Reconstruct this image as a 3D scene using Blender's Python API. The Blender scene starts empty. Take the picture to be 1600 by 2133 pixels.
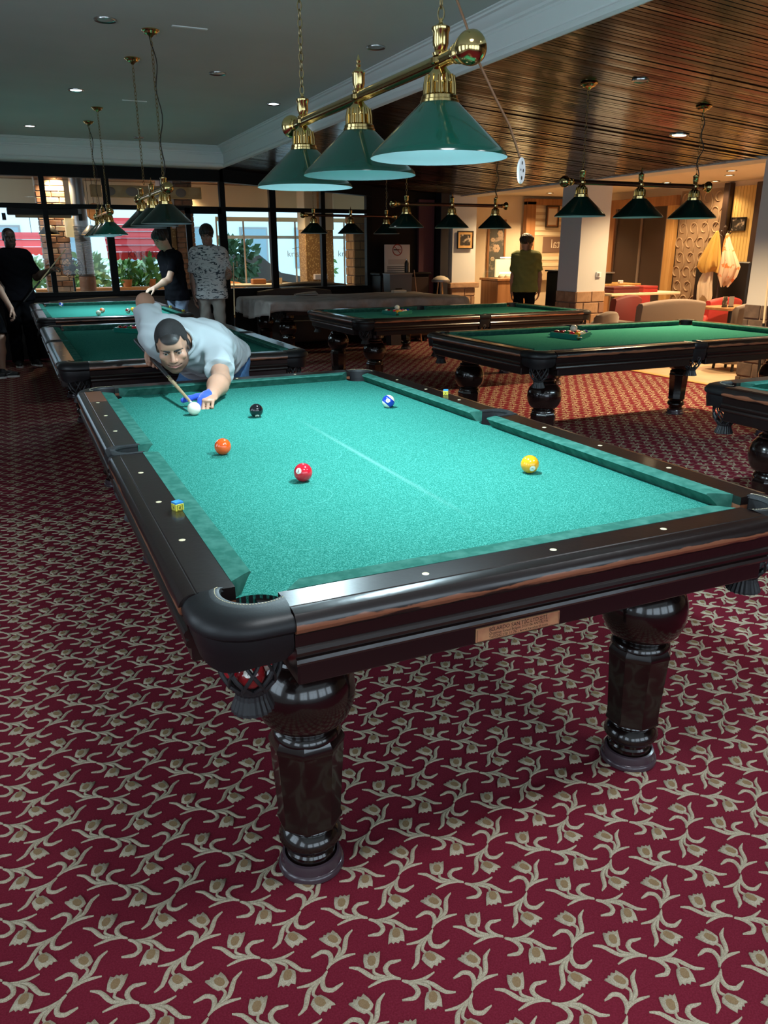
import bpy, bmesh, math, random
import numpy as np
from mathutils import Vector, Matrix
random.seed(7)
rng = np.random.default_rng(7)
scene = bpy.context.scene
COL = scene.collection
PI = math.pi

# ------------------------------------------------------------------ camera
cam_data = bpy.data.cameras.new('camera')
cam = bpy.data.objects.new('camera', cam_data)
COL.objects.link(cam)
cam_data.sensor_fit = 'HORIZONTAL'
cam_data.sensor_width = 36.0
cam_data.lens = 36.0 * 1623.88 / 1600.0
cam_data.clip_start = 0.05
cam_data.clip_end = 200
_r = Vector((0.90838811, -0.41810976, -0.00390782))
_d = Vector((-0.13584148, -0.28626533, -0.94847206))
_f = Vector((0.39544676, 0.86211158, -0.31683667))
_m = Matrix((_r, -_d, -_f)).transposed().to_4x4()
_m.translation = Vector((-1.00825, -1.39879, 1.46989))
cam.matrix_world = _m
scene.camera = cam

# ------------------------------------------------------------------ world and exposure
scene.view_settings.view_transform = 'Standard'
scene.view_settings.look = 'None'
scene.view_settings.exposure = 0.32
scene.view_settings.gamma = 1.0
scene.view_settings.use_curve_mapping = False
world = bpy.data.worlds.new('overcast_sky')
scene.world = world
world.use_nodes = True
_bg = world.node_tree.nodes['Background']
_bg.inputs[0].default_value = (0.60, 0.82, 1.0, 1)
_bg.inputs[1].default_value = 2.1
try:
    scene.cycles.use_denoising = True
    scene.cycles.max_bounces = 7
    scene.cycles.transparent_max_bounces = 16
    scene.cycles.sample_clamp_indirect = 6.0
except Exception:
    pass

def area_light(name, loc, direction, sx, sy, power, col):
    l = bpy.data.lights.new(name, 'AREA')
    l.shape = 'RECTANGLE'; l.size = sx; l.size_y = sy; l.energy = power; l.color = col
    o = bpy.data.objects.new(name, l); COL.objects.link(o)
    o.location = loc
    o.rotation_euler = Vector(direction).to_track_quat('-Z', 'Y').to_euler()
    return o

# daylight that comes in through the row of windows in the wall behind the camera
for _i, _x in enumerate((-2.3, -0.5, 1.3, 3.1)):
    area_light('window_daylight', (_x, -4.52, 1.62), (0.0, 1.0, -0.1), 1.5, 1.7, 11, (0.84, 0.93, 1.0))
# daylight through the windows of the wall on the left
for _y in (-2.6, -0.2, 2.2):
    area_light('window_daylight', (-3.44, _y, 1.62), (1.0, 0.0, -0.1), 1.5, 1.7, 9, (0.86, 0.93, 1.0))

# ------------------------------------------------------------------ helpers
def tag(o, label=None, cat=None, group=None, kind=None):
    if label: o['label'] = label
    if cat: o['category'] = cat
    if group: o['group'] = group
    if kind: o['kind'] = kind
    return o

def thing(name, label=None, cat=None, loc=(0, 0, 0), rz=0.0, group=None, kind=None, parent=None):
    o = bpy.data.objects.new(name, None)
    COL.objects.link(o)
    o.empty_display_size = 0.1
    o.location = loc; o.rotation_euler = (0, 0, rz)
    if parent: o.parent = parent
    return tag(o, label, cat, group, kind)

KIDS = {}
def link(name, me, parent=None, loc=None):
    o = bpy.data.objects.new(name, me)
    COL.objects.link(o)
    if loc is not None: o.location = loc
    if parent is not None:
        o.parent = parent
        KIDS.setdefault(parent.name, []).append(o)
    return o

def copy_tree(o, parent=None):
    c = o.copy(); COL.objects.link(c); c.parent = parent
    if parent is not None: KIDS.setdefault(parent.name, []).append(c)
    for ch in list(KIDS.get(o.name, [])):
        copy_tree(ch, c)
    return c

def finish(me, smooth=35, recalc=True):
    if recalc:
        bm = bmesh.new(); bm.from_mesh(me)
        bmesh.ops.recalc_face_normals(bm, faces=bm.faces[:])
        bm.to_mesh(me); bm.free()
    if smooth:
        me.shade_smooth()
        if smooth < 180:
            me.set_sharp_from_angle(angle=math.radians(smooth))
    return me

class MB:
    """collects simple shapes into one mesh"""
    def __init__(s, M=None):
        s.v = []; s.f = []; s.mi = []; s.M = M; s.cur = 0
    def add(s, vs, fs):
        n = len(s.v)
        if s.M is not None:
            vs = [s.M @ Vector(v) for v in vs]
        s.v.extend([tuple(v) for v in vs])
        for q in fs:
            s.f.append([i + n for i in q]); s.mi.append(s.cur)
        return s
    def box(s, x0, x1, y0, y1, z0, z1):
        return s.add([(x0, y0, z0), (x1, y0, z0), (x1, y1, z0), (x0, y1, z0), (x0, y0, z1), (x1, y0, z1), (x1, y1, z1), (x0, y1, z1)],
                     [(0, 3, 2, 1), (4, 5, 6, 7), (0, 1, 5, 4), (1, 2, 6, 5), (2, 3, 7, 6), (3, 0, 4, 7)])
    def bbox(s, x0, x1, y0, y1, z0, z1, b=0.01):
        """box with chamfered edges"""
        vs = []; fs = []
        X = (x0, x1); Y = (y0, y1); Z = (z0, z1); sg = (1, -1)
        idx = {}
        for i in (0, 1):
            for j in (0, 1):
                for k in (0, 1):
                    p = (X[i], Y[j], Z[k]); d = (sg[i] * b, sg[j] * b, sg[k] * b)
                    for a in range(3):
                        q = [p[0] + d[0], p[1] + d[1], p[2] + d[2]]; q[a] = p[a]
                        idx[i, j, k, a] = len(vs); vs.append(q)
        c4 = [(0, 0), (1, 0), (1, 1), (0, 1)]
        for k in (0, 1):
            fs.append([idx[i, j, k, 2] for i, j in c4]); fs.append([idx[i, k, j, 1] for i, j in c4]); fs.append([idx[k, i, j, 0] for i, j in c4])
        for i in (0, 1):
            for j in (0, 1):
                fs.append([idx[i, j, 0, 0], idx[i, j, 0, 1], idx[i, j, 1, 1], idx[i, j, 1, 0]])
                fs.append([idx[i, 0, j, 0], idx[i, 0, j, 2], idx[i, 1, j, 2], idx[i, 1, j, 0]])
                fs.append([idx[0, i, j, 1], idx[0, i, j, 2], idx[1, i, j, 2], idx[1, i, j, 1]])
                for k in (0, 1):
                    fs.append([idx[i, j, k, 0], idx[i, j, k, 1], idx[i, j, k, 2]])
        return s.add(vs, fs)
    def lathe(s, prof, n=24, c=(0, 0, 0), M=None, caps=True, flute=0.0, nf=0, rot=0.0):
        vs = []; fs = []
        for (r, z) in prof:
            for i in range(n):
                a = 2 * PI * i / n + rot
                rr = r * (1 + flute * math.cos(nf * a)) if nf else r
                p = Vector((rr * math.cos(a), rr * math.sin(a), z))
                if M is not None: p = M @ p
                vs.append((p[0] + c[0], p[1] + c[1], p[2] + c[2]))
        for j in range(len(prof) - 1):
            for i in range(n):
                fs.append((j * n + i, j * n + (i + 1) % n, (j + 1) * n + (i + 1) % n, (j + 1) * n + i))
        if caps:
            fs.append(list(range(n))[::-1]); fs.append([(len(prof) - 1) * n + i for i in range(n)])
        return s.add(vs, fs)
    def tube(s, pts, r, n=8, closed=False, caps=True, flat=1.0):
        P = [Vector(p) for p in pts]; m = len(P); vs = []; fs = []
        R = r if isinstance(r, (list, tuple)) else [r] * m
        ref = None
        for i, p in enumerate(P):
            if closed: t = P[(i + 1) % m] - P[i - 1]
            else: t = P[min(i + 1, m - 1)] - P[max(i - 1, 0)]
            t.normalize()
            if ref is None:
                ref = Vector((0, 0, 1)) if abs(t.z) < 0.9 else Vector((1, 0, 0))
            a = t.cross(ref)
            if a.length < 1e-6: a = t.orthogonal()
            a.normalize(); b = a.cross(t).normalized(); ref = b
            for k in range(n):
                w = 2 * PI * k / n
                vs.append(p + a * (R[i] * math.cos(w)) + b * (R[i] * flat * math.sin(w)))
        for i in range(m if closed else m - 1):
            for k in range(n):
                i2 = (i + 1) % m
                fs.append((i * n + k, i * n + (k + 1) % n, i2 * n + (k + 1) % n, i2 * n + k))
        if caps and not closed:
            fs.append(list(range(n))[::-1]); fs.append([(m - 1) * n + k for k in range(n)])
        return s.add(vs, fs)
    def sphere(s, c, r, nu=16, nv=10, M=None):
        rr = r if isinstance(r, (list, tuple)) else (r, r, r)
        vs = []; fs = []
        for j in range(1, nv):
            th = PI * j / nv
            for i in range(nu):
                a = 2 * PI * i / nu
                vs.append(Vector((rr[0] * math.sin(th) * math.cos(a), rr[1] * math.sin(th) * math.sin(a), rr[2] * math.cos(th))))
        vs.append(Vector((0, 0, rr[2]))); vs.append(Vector((0, 0, -rr[2])))
        if M is not None: vs = [M @ v for v in vs]
        vs = [v + Vector(c) for v in vs]
        T = len(vs) - 2; B = len(vs) - 1
        for j in range(nv - 2):
            for i in range(nu):
                fs.append((j * nu + i, (j + 1) * nu + i, (j + 1) * nu + (i + 1) % nu, j * nu + (i + 1) % nu))
        for i in range(nu):
            fs.append((T, i, (i + 1) % nu)); fs.append((B, (nv - 2) * nu + (i + 1) % nu, (nv - 2) * nu + i))
        return s.add(vs, fs)
    def prism(s, poly, z0, z1):
        n = len(poly)
        vs = [(x, y, z0) for x, y in poly] + [(x, y, z1) for x, y in poly]
        fs = [list(range(n))[::-1], list(range(n, 2 * n))] + [(i, (i + 1) % n, n + (i + 1) % n, n + i) for i in range(n)]
        return s.add(vs, fs)
    def loft(s, rings, closed=True, caps=True):
        n = len(rings[0]); vs = [p for r in rings for p in r]; fs = []
        for j in range(len(rings) - 1):
            for i in range(n if closed else n - 1):
                fs.append((j * n + i, j * n + (i + 1) % n, (j + 1) * n + (i + 1) % n, (j + 1) * n + i))
        if caps and closed:
            fs.append(list(range(n))[::-1]); fs.append([(len(rings) - 1) * n + i for i in range(n)])
        return s.add(vs, fs)
    def mesh(s, name, mat, smooth=35, recalc=True):
        me = bpy.data.meshes.new(name)
        me.from_pydata(s.v, [], s.f)
        mats = mat if isinstance(mat, (list, tuple)) else [mat]
        for m in mats: me.materials.append(m)
        if len(mats) > 1:
            me.polygons.foreach_set('material_index', s.mi)
        return finish(me, smooth, recalc)
    def build(s, name, mat, parent=None, smooth=35, recalc=True, loc=None):
        return link(name, s.mesh(name, mat, smooth, recalc), parent, loc)

def lerp(a, b, t): return a + (b - a) * t

_text_cache = {}
def text_mesh(body, size=1.0, align='CENTER', extrude=0.0, shear=0.0):
    """flat lettering in the x-y plane, centred"""
    cu = bpy.data.curves.new('lettering', 'FONT')
    cu.body = body; cu.size = size; cu.align_x = align; cu.align_y = 'CENTER'; cu.extrude = extrude; cu.shear = shear
    cu.resolution_u = 3
    ob = bpy.data.objects.new('lettering', cu); COL.objects.link(ob)
    dg = bpy.context.evaluated_depsgraph_get()
    me = bpy.data.meshes.new_from_object(ob.evaluated_get(dg))
    bpy.data.objects.remove(ob); bpy.data.curves.remove(cu)
    return me

# ------------------------------------------------------------------ materials
def mat(name, col, rough=0.5, metal=0.0, spec=0.5, coat=0.0, coat_rough=0.1, noise=None, bump=None, emit=None, sheen=0.0, stretch=None, sss=0.0):
    m = bpy.data.materials.new(name); m.use_nodes = True
    nt = m.node_tree; b = nt.nodes['Principled BSDF']
    def setv(k, v):
        if k in b.inputs: b.inputs[k].default_value = v
    setv('Base Color', (*col, 1)); setv('Roughness', rough); setv('Metallic', metal); setv('Specular IOR Level', spec)
    setv('Coat Weight', coat); setv('Coat Roughness', coat_rough); setv('Sheen Weight', sheen)
    if sss:
        setv('Subsurface Weight', sss); setv('Subsurface Radius', (0.02, 0.008, 0.004)); setv('Subsurface Scale', 0.5)
    if emit:
        setv('Emission Color', (*emit[0], 1)); setv('Emission Strength', emit[1])
    if noise or bump:
        tc = nt.nodes.new('ShaderNodeTexCoord'); src = tc.outputs['Object']
        if stretch:
            mp = nt.nodes.new('ShaderNodeMapping'); mp.inputs['Scale'].default_value = stretch
            nt.links.new(src, mp.inputs['Vector']); src = mp.outputs['Vector']
        if noise:   # (scale, colour2, lo, hi)
            tx = nt.nodes.new('ShaderNodeTexNoise'); tx.inputs['Scale'].default_value = noise[0]; tx.inputs['Detail'].default_value = 4
            nt.links.new(src, tx.inputs['Vector'])
            cr = nt.nodes.new('ShaderNodeValToRGB')
            cr.color_ramp.elements[0].position = noise[2]; cr.color_ramp.elements[0].color = (*col, 1)
            cr.color_ramp.elements[1].position = noise[3]; cr.color_ramp.elements[1].color = (*noise[1], 1)
            nt.links.new(tx.outputs['Fac'], cr.inputs['Fac']); nt.links.new(cr.outputs['Color'], b.inputs['Base Color'])
        if bump:
            tb = nt.nodes.new('ShaderNodeTexNoise'); tb.inputs['Scale'].default_value = bump[0]; tb.inputs['Detail'].default_value = 3
            nt.links.new(src, tb.inputs['Vector'])
            bp = nt.nodes.new('ShaderNodeBump'); bp.inputs['Strength'].default_value = bump[1]; bp.inputs['Distance'].default_value = 0.01
            nt.links.new(tb.outputs['Fac'], bp.inputs['Height']); nt.links.new(bp.outputs['Normal'], b.inputs['Normal'])
    return m

def glass(name, tint=(1, 1, 1), refl=0.07, rough=0.0):
    m = bpy.data.materials.new(name); m.use_nodes = True
    nt = m.node_tree; nt.nodes.clear()
    out = nt.nodes.new('ShaderNodeOutputMaterial'); mix = nt.nodes.new('ShaderNodeMixShader')
    tr = nt.nodes.new('ShaderNodeBsdfTransparent'); tr.inputs[0].default_value = (*tint, 1)
    gl = nt.nodes.new('ShaderNodeBsdfGlossy'); gl.inputs['Roughness'].default_value = rough
    fr = nt.nodes.new('ShaderNodeFresnel'); fr.inputs['IOR'].default_value = 1.45
    ad = nt.nodes.new('ShaderNodeMath'); ad.operation = 'MULTIPLY'; ad.inputs[1].default_value = refl / 0.06 * 0.35; ad.use_clamp = True
    nt.links.new(fr.outputs[0], ad.inputs[0]); nt.links.new(ad.outputs[0], mix.inputs[0])
    nt.links.new(tr.outputs[0], mix.inputs[1]); nt.links.new(gl.outputs[0], mix.inputs[2]); nt.links.new(mix.outputs[0], out.inputs[0])
    return m

def band_mat(name, base, worn, z0, z1, thr, rough=0.22, scale=(9, 9, 30), coat=0.5):
    """varnished wood rubbed through to bare brown in a ragged band between two heights"""
    m = mat(name, base, rough=rough, coat=coat, bump=(60, 0.03))
    nt = m.node_tree; b = nt.nodes['Principled BSDF']
    tc = nt.nodes.new('ShaderNodeTexCoord'); sp = nt.nodes.new('ShaderNodeSeparateXYZ')
    nt.links.new(tc.outputs['Object'], sp.inputs[0])
    mp = nt.nodes.new('ShaderNodeMapping'); mp.inputs['Scale'].default_value = scale
    nt.links.new(tc.outputs['Object'], mp.inputs[0])
    nz = nt.nodes.new('ShaderNodeTexNoise'); nz.inputs['Scale'].default_value = 1.0; nz.inputs['Detail'].default_value = 6
    nt.links.new(mp.outputs[0], nz.inputs['Vector'])
    mr = nt.nodes.new('ShaderNodeMapRange'); mr.inputs[1].default_value = z0; mr.inputs[2].default_value = (z0 + z1) / 2; mr.inputs[3].default_value = 0; mr.inputs[4].default_value = 0.5
    nt.links.new(sp.outputs['Z'], mr.inputs[0])
    mr2 = nt.nodes.new('ShaderNodeMapRange'); mr2.inputs[1].default_value = (z0 + z1) / 2; mr2.inputs[2].default_value = z1; mr2.inputs[3].default_value = 0.5; mr2.inputs[4].default_value = 0
    nt.links.new(sp.outputs['Z'], mr2.inputs[0])
    mn = nt.nodes.new('ShaderNodeMath'); mn.operation = 'MINIMUM'
    nt.links.new(mr.outputs[0], mn.inputs[0]); nt.links.new(mr2.outputs[0], mn.inputs[1])
    ad = nt.nodes.new('ShaderNodeMath'); ad.operation = 'ADD'
    nt.links.new(mn.outputs[0], ad.inputs[0]); nt.links.new(nz.outputs['Fac'], ad.inputs[1])
    cr = nt.nodes.new('ShaderNodeValToRGB')
    cr.color_ramp.elements[0].position = thr; cr.color_ramp.elements[0].color = (*base, 1)
    cr.color_ramp.elements[1].position = thr + 0.05; cr.color_ramp.elements[1].color = (*worn, 1)
    nt.links.new(ad.outputs[0], cr.inputs[0]); nt.links.new(cr.outputs[0], b.inputs['Base Color'])
    return m

MAT = {}
MAT['felt'] = mat('green_felt', (0.018, 0.150, 0.118), rough=1.0, spec=0.0, noise=(330, (0.095, 0.38, 0.312), 0.44, 0.72), bump=(500, 0.05))
MAT['cushion'] = mat('cushion_felt', (0.030, 0.125, 0.098), rough=1.0, spec=0.0, noise=(30, (0.060, 0.185, 0.150), 0.4, 0.7))
MAT['rail'] = band_mat('dark_varnished_rail', (0.009, 0.0045, 0.004), (0.20, 0.072, 0.035), 0.796, 0.828, 0.76, rough=0.28, coat=0.3)
MAT['mahogany'] = mat('dark_mahogany', (0.007, 0.003, 0.0026), rough=0.18, coat=0.5, coat_rough=0.05)
MAT['apron'] = mat('dark_apron_wood', (0.008, 0.004, 0.0038), rough=0.3, coat=0.25, bump=(40, 0.04))
MAT['leather'] = mat('black_leather', (0.006, 0.006, 0.007), spec=.35, rough=0.42, bump=(300, 0.03))
MAT['leather_lip'] = mat('worn_grey_leather', (0.018, 0.020, 0.022), rough=0.5, noise=(260, (0.045, 0.05, 0.052), 0.5, 0.75), bump=(260, 0.03))
MAT['rubber'] = mat('black_rubber', (0.013, 0.013, 0.015), rough=0.55)
MAT['sight'] = mat('pearl_sight', (0.75, 0.66, 0.42), rough=0.25)
MAT['foot'] = mat('violet_brown_coaster', (0.055, 0.035, 0.045), rough=0.25, coat=0.3)
MAT['brass'] = mat('polished_brass', (0.62, 0.47, 0.20), rough=0.13, metal=1.0)
MAT['brass_dull'] = mat('aged_brass', (0.36, 0.28, 0.14), rough=0.3, metal=1.0)
MAT['shade'] = mat('green_enamel', (0.0, 0.060, 0.041), rough=0.16, coat=0.6, coat_rough=0.04)
MAT['shade_dark'] = mat('dark_green_enamel', (0.002, 0.020, 0.016), rough=0.22, coat=0.4)
MAT['shade_in'] = mat('white_enamel', (0.46, 0.64, 0.68), rough=0.4)
MAT['plaster'] = mat('grey_white_plaster', (0.56, 0.60, 0.57), rough=0.9, noise=(1.2, (0.62, 0.65, 0.62), 0.3, 0.7))
MAT['cornice'] = mat('white_cornice_paint', (0.84, 0.87, 0.86), rough=0.6)
MAT['white'] = mat('white_plastic', (0.78, 0.80, 0.80), rough=0.4)
MAT['black'] = mat('black_paint', (0.008, 0.007, 0.007), rough=0.4)
MAT['off_lamp'] = mat('grey_lamp_glass', (0.30, 0.31, 0.31), rough=0.25)

# ================================================================== ROOM SHELL
XL, XB, XW = -3.4, 2.06, 6.15          # left wall, edge of the high ceiling, line of pillars
YB, YF, YS = -4.5, 11.2, 10.82         # wall behind the camera, glazed wall, end of the high ceiling
ZC = 2.92
def zwood(x): return 2.655 - 0.07 * (x - XB)

MAT['carpet'] = mat('crimson_carpet', (0.118, 0.0085, 0.018), rough=0.95, spec=0.1, sheen=0.0, noise=(260, (0.168, 0.0145, 0.031), 0.35, 0.7), bump=(600, 0.1))
MAT['tuft'] = mat('beige_carpet_tufts', (0.30, 0.25, 0.175), rough=0.95, spec=0.1, noise=(420, (0.47, 0.41, 0.30), 0.35, 0.65), bump=(700, 0.3))
MAT['tuft_core'] = mat('brown_carpet_tufts', (0.20, 0.125, 0.062), rough=0.95, spec=0.1, noise=(500, (0.25, 0.165, 0.09), 0.35, 0.65))

fl = MB().box(XL, XW, YB, YF + 0.1, -0.06, 0.0).build('floor', MAT['carpet'], smooth=0)
tag(fl, 'crimson carpet woven with beige tulip sprigs', kind='structure')

# --- woven tulip sprigs: real raised tufts, pairs of sprigs turned about a common joint
def sprig(detail):
    strokes = [([(0, -.002), (.012, -.012), (.029, -.020), (.041, -.025)], [.0018, .0042, .0045, .003]),
               ([(.013, -.011), (.031, -.016), (.049, -.017), (.072, -.013)], [.003, .0036, .0042, .0012]),
               ([(.029, -.019), (.050, -.029), (.061, -.046), (.072, -.064), (.090, -.074)], [.003, .0052, .0060, .0050, .0012]),
               ([(.028, -.021), (.039, -.030), (.046, -.041), (.041, -.052)], [.003, .0038, .0036, .003]),
               ([(.001, -.003), (.012, -.012), (.020, -.027), (.019, -.041), (.006, -.049), (-.005, -.047), (-.020, -.044)], [.0015, .0045, .0058, .0060, .0052, .0042, .001])]
    head = [(.044, -.050), (.033, -.050), (.024, -.061), (.012, -.083), (.021, -.081), (.024, -.087), (.029, -.084), (.035, -.090), (.041, -.085), (.049, -.091), (.056, -.076), (.059, -.061), (.052, -.053)]
    core = [(.042, -.053), (.036, -.056), (.029, -.066), (.029, -.076), (.036, -.080), (.043, -.079), (.050, -.070), (.051, -.060), (.048, -.055)]
    V = []; F = []; K = []
    hz = 0.003
    for si, (pts, ws) in enumerate(strokes):
        hz = 0.0026 + .00035 * si
        P = [Vector((a, b)) for a, b in pts]; W = list(ws)
        if detail:      # subdivide for a smooth curl
            for _ in range(1):
                Q = []; WW = []
                for i in range(len(P) - 1):
                    p0 = P[max(i - 1, 0)]; p1 = P[i]; p2 = P[i + 1]; p3 = P[min(i + 2, len(P) - 1)]
                    Q += [p1, (-p0 + 9 * p1 + 9 * p2 - p3) / 16]; WW += [W[i], (W[i] + W[i + 1]) / 2]
                P = Q + [P[-1]]; W = WW + [W[-1]]
        n0 = len(V)
        for i, p in enumerate(P):
            t = (P[min(i + 1, len(P) - 1)] - P[max(i - 1, 0)]).normalized(); n = Vector((-t.y, t.x))
            W[i] = W[i] * .95; a = p + n * W[i]; b = p - n * W[i]
            if detail:
                V += [(a.x, a.y, 0.0), (p.x + n.x * W[i] * .5, p.y + n.y * W[i] * .5, hz), (p.x - n.x * W[i] * .5, p.y - n.y * W[i] * .5, hz), (b.x, b.y, 0.0)]
            else:
                V += [(a.x, a.y, .0006 + .00012 * si), (b.x, b.y, .0006 + .00012 * si)]
        s = 4 if detail else 2
        for i in range(len(P) - 1):
            for j in range(s - 1):
                q = n0 + i * s + j
                F.append((q, q + 1, q + s + 1, q + s)); K.append(0)
    def fan(poly, z0, z1, k):
        n = len(poly); c = Vector((sum(a for a, b in poly) / n, sum(b for a, b in poly) / n)); n0 = len(V)
        V.append((c.x, c.y, z1))
        for a, b in poly: V.append((c.x + (a - c.x) * .93, c.y + (b - c.y) * .93, z1))
        if z0 is not None:
            for a, b in poly: V.append((a, b, z0))
        for i in range(n):
            j = (i + 1) % n
            F.append((n0, n0 + 1 + i, n0 + 1 + j, n0 + 1 + j)); K.append(k)
            if z0 is not None:
                F.append((n0 + 1 + i, n0 + 1 + n + i, n0 + 1 + n + j, n0 + 1 + j)); K.append(k)
    hz = .0046
    fan(head, 0.0 if detail else None, hz if detail else .0014, 0)
    fan(core, None, hz + .0008 if detail else .0018, 1)
    return np.array(V, float), np.array(F, int), np.array(K, int)

def carpet_pattern():
    out = []
    far = []; near = []
    for i in range(-11, 27):
        for j in range(-26, 66):
            for (x0, y0, mir) in ((-0.711, 0.083, 1), (-0.590, -0.005, -1)):
                x = x0 + 0.257 * i; y = y0 + 0.1765 * j
                if not (XL + .1 < x < XW - .1 and -2.2 < y < YF - .1): continue
                u = Vector((x, y, 0)) - cam.matrix_world.translation
                dep = u.dot(_f)
                if dep < 0.4: continue
                if abs(u.dot(_r) / dep) > 0.60: continue          # well outside the view even a step aside
                for rot in (1, -1):
                    (near if dep < 4.6 else far).append((x, y, mir, rot))
    for lst, det in ((near, True), (far, False)):
        V, F, K = sprig(det)
        A = np.array(lst)
        n = len(A)
        jit = 1.0
        X = A[:, 0:1] + A[:, 3:4] * V[None, :, 0]
        Y = A[:, 1:2] + A[:, 3:4] * A[:, 2:3] * V[None, :, 1]
        Z = np.broadcast_to(V[None, :, 2], X.shape)
        P = np.stack([X, Y, Z], -1).reshape(-1, 3)
        FF = (F[None] + (np.arange(n) * len(V))[:, None, None])
        flip = (A[:, 2] < 0)
        FF[flip] = FF[flip][:, :, ::-1]
        out.append((P, FF.reshape(-1, 4), np.tile(K, n)))
    for (P, FF, KK), nm in zip(out, ('carpet_sprigs', 'carpet_sprigs')):
        quads = [tuple(q) if q[2] != q[3] and q[0] != q[1] else tuple(dict.fromkeys(q.tolist())) for q in FF]
        me = bpy.data.meshes.new(nm)
        me.from_pydata(P.tolist(), [], quads)
        me.materials.append(MAT['tuft']); me.materials.append(MAT['tuft_core'])
        me.polygons.foreach_set('material_index', KK.astype(np.int32))
        me.shade_smooth()
        me.update()
        o = link(nm, me, fl); o['kind'] = 'stuff'
carpet_pattern()

# --- walls
MAT['wall_white'] = mat('white_wall_paint', (0.60, 0.60, 0.58), rough=0.85)
MAT['wall_cream'] = mat('cream_wall_paint', (0.70, 0.60, 0.46), rough=0.85)
MAT['dark_panel'] = mat('dark_brown_panelling', (0.008, 0.005, 0.004), rough=0.5, spec=.15, bump=(20, 0.05))
MAT['frame_black'] = mat('black_brown_frame', (0.003, 0.0025, 0.002), rough=0.5, spec=.15)
MAT['pane'] = glass('window_glass', (0.93, 0.97, 0.97), 0.06)

wl = MB(); wl.box(XL - .12, XL, YB - .12, YF + .1, 0, .75); wl.box(XL - .12, XL, YB - .12, YF + .1, 2.5, 3.0)
ed = [YB - .12]
for y in (-2.6, -0.2, 2.2): ed += [y - .75, y + .75]
ed.append(YF + .1)
for i in range(0, len(ed), 2): wl.box(XL - .12, XL, ed[i], ed[i + 1], .75, 2.5)
wl = wl.build('wall_left', MAT['wall_white'], smooth=0)
for i, y in enumerate((-2.6, -0.2, 2.2)):
    w = MB()
    for a in (-.75, -.02, .71): w.box(XL - .09, XL - .06, y + a, y + a + .04, .75, 2.5)
    w.box(XL - .09, XL - .06, y - .75, y + .75, .75, .80); w.box(XL - .09, XL - .06, y - .75, y + .75, 2.45, 2.5); w.box(XL - .09, XL - .06, y - .75, y + .75, 1.95, 1.99)
    tag(w.build('window_%d' % (i + 8), MAT['frame_black'], smooth=0), 'dark framed daylight window in the left wall', kind='structure')
tag(wl, 'plain pale wall on the window side', kind='structure')
# wall behind the camera with its row of large windows
wb = MB()
edges = [XL]
for x in (-2.3, -0.5, 1.3, 3.1): edges += [x - .75, x + .75]
edges.append(9.7)
wb.box(XL, 9.7, YB - .12, YB, 0, 0.75); wb.box(XL, 9.7, YB - .12, YB, 2.5, 3.0)
for i in range(0, len(edges), 2): wb.box(edges[i], edges[i + 1], YB - .12, YB, 0.75, 2.5)
tag(wb.build('wall_front', MAT['wall_white'], smooth=0), 'pale wall with a row of large windows', kind='structure')
for i, x in enumerate((-2.3, -0.5, 1.3, 3.1)):
    w = MB()
    for a in (-.75, -.02, .71): w.box(x + a, x + a + .04, YB - .09, YB - .03, .75, 2.5)
    w.box(x - .75, x + .75, YB - .09, YB - .03, .75, .80); w.box(x - .75, x + .75, YB - .09, YB - .03, 2.45, 2.5); w.box(x - .75, x + .75, YB - .09, YB - .03, 1.95, 1.99)
    tag(w.build('window_%d' % (i + 4), MAT['frame_black'], smooth=0), 'dark framed daylight window in the wall', kind='structure')

# --- high plaster ceiling with its cornices
c1 = MB().box(XL, XB, YB, YS, ZC, ZC + .1).build('ceiling', MAT['plaster'], smooth=0)
tag(c1, 'high grey-white plaster ceiling', kind='structure')
prof = [(0.0, 2.640), (-.012, 2.640), (-.030, 2.652), (-.036, 2.668), (-.030, 2.684), (-.012, 2.694), (-.010, 2.700), (-.014, 2.704), (-.014, 2.800), (-.020, 2.806), (-.020, 2.818), (-.034, 2.826),
        (-.036, 2.842), (-.058, 2.858), (-.074, 2.880), (-.078, 2.892), (-.098, 2.896), (-.100, 2.908), (-.116, 2.912), (-.116, 2.92), (0.0, 2.92)]
t = MB()
ra = [(XB + a, YB, z) for a, z in prof]; rb = [(XB + a, YS + a, z) for a, z in prof]; rc = [(XL, YS + a, z) for a, z in prof]
t.loft([ra, rb], closed=True)
tag(t.build('trim_1', MAT['cornice'], smooth=30), 'white moulded cornice beam beside the wooden ceiling', kind='structure')
t = MB(); t.loft([rb, rc], closed=True)
tag(t.build('trim_2', MAT['cornice'], smooth=30), 'white moulded cornice above the glazed wall', kind='structure')
t = MB(); t.box(XL, XB, YS, YF, 2.64, ZC + .1)
tag(t.build('ceiling_soffit', MAT['cornice'], smooth=0), 'white soffit above the glazed wall', kind='structure')

# --- sloping ceiling of narrow varnished boards
m = mat('varnished_ceiling_wood', (0.008, 0.0032, 0.0015), rough=0.22, spec=.22, coat=0.2, coat_rough=0.08, noise=(1.0, (0.022, 0.0086, 0.004), 0.3, 0.7), stretch=(1.5, 40, 1))
MAT['ceil_wood'] = m
ceil = thing('ceiling_boards', 'sloping ceiling of narrow varnished brown boards', kind='structure')
bw = 0.045; y = -2.0; k = 0
L = math.hypot(XW + .05 - XB, 0.07 * (XW + .05 - XB))
bm_ = MB(); bm_.add([(0, .001, 0), (L, .001, 0), (L, bw - .001, 0), (0, bw - .001, 0), (0, .0035, -.0022), (L, .0035, -.0022), (L, bw - .0035, -.0022), (0, bw - .0035, -.0022)],
                    [(4, 7, 6, 5), (0, 1, 5, 4), (1, 2, 6, 5), (2, 3, 7, 6), (3, 0, 4, 7)])
board_me = bm_.mesh('ceiling_board', m, smooth=0)
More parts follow.
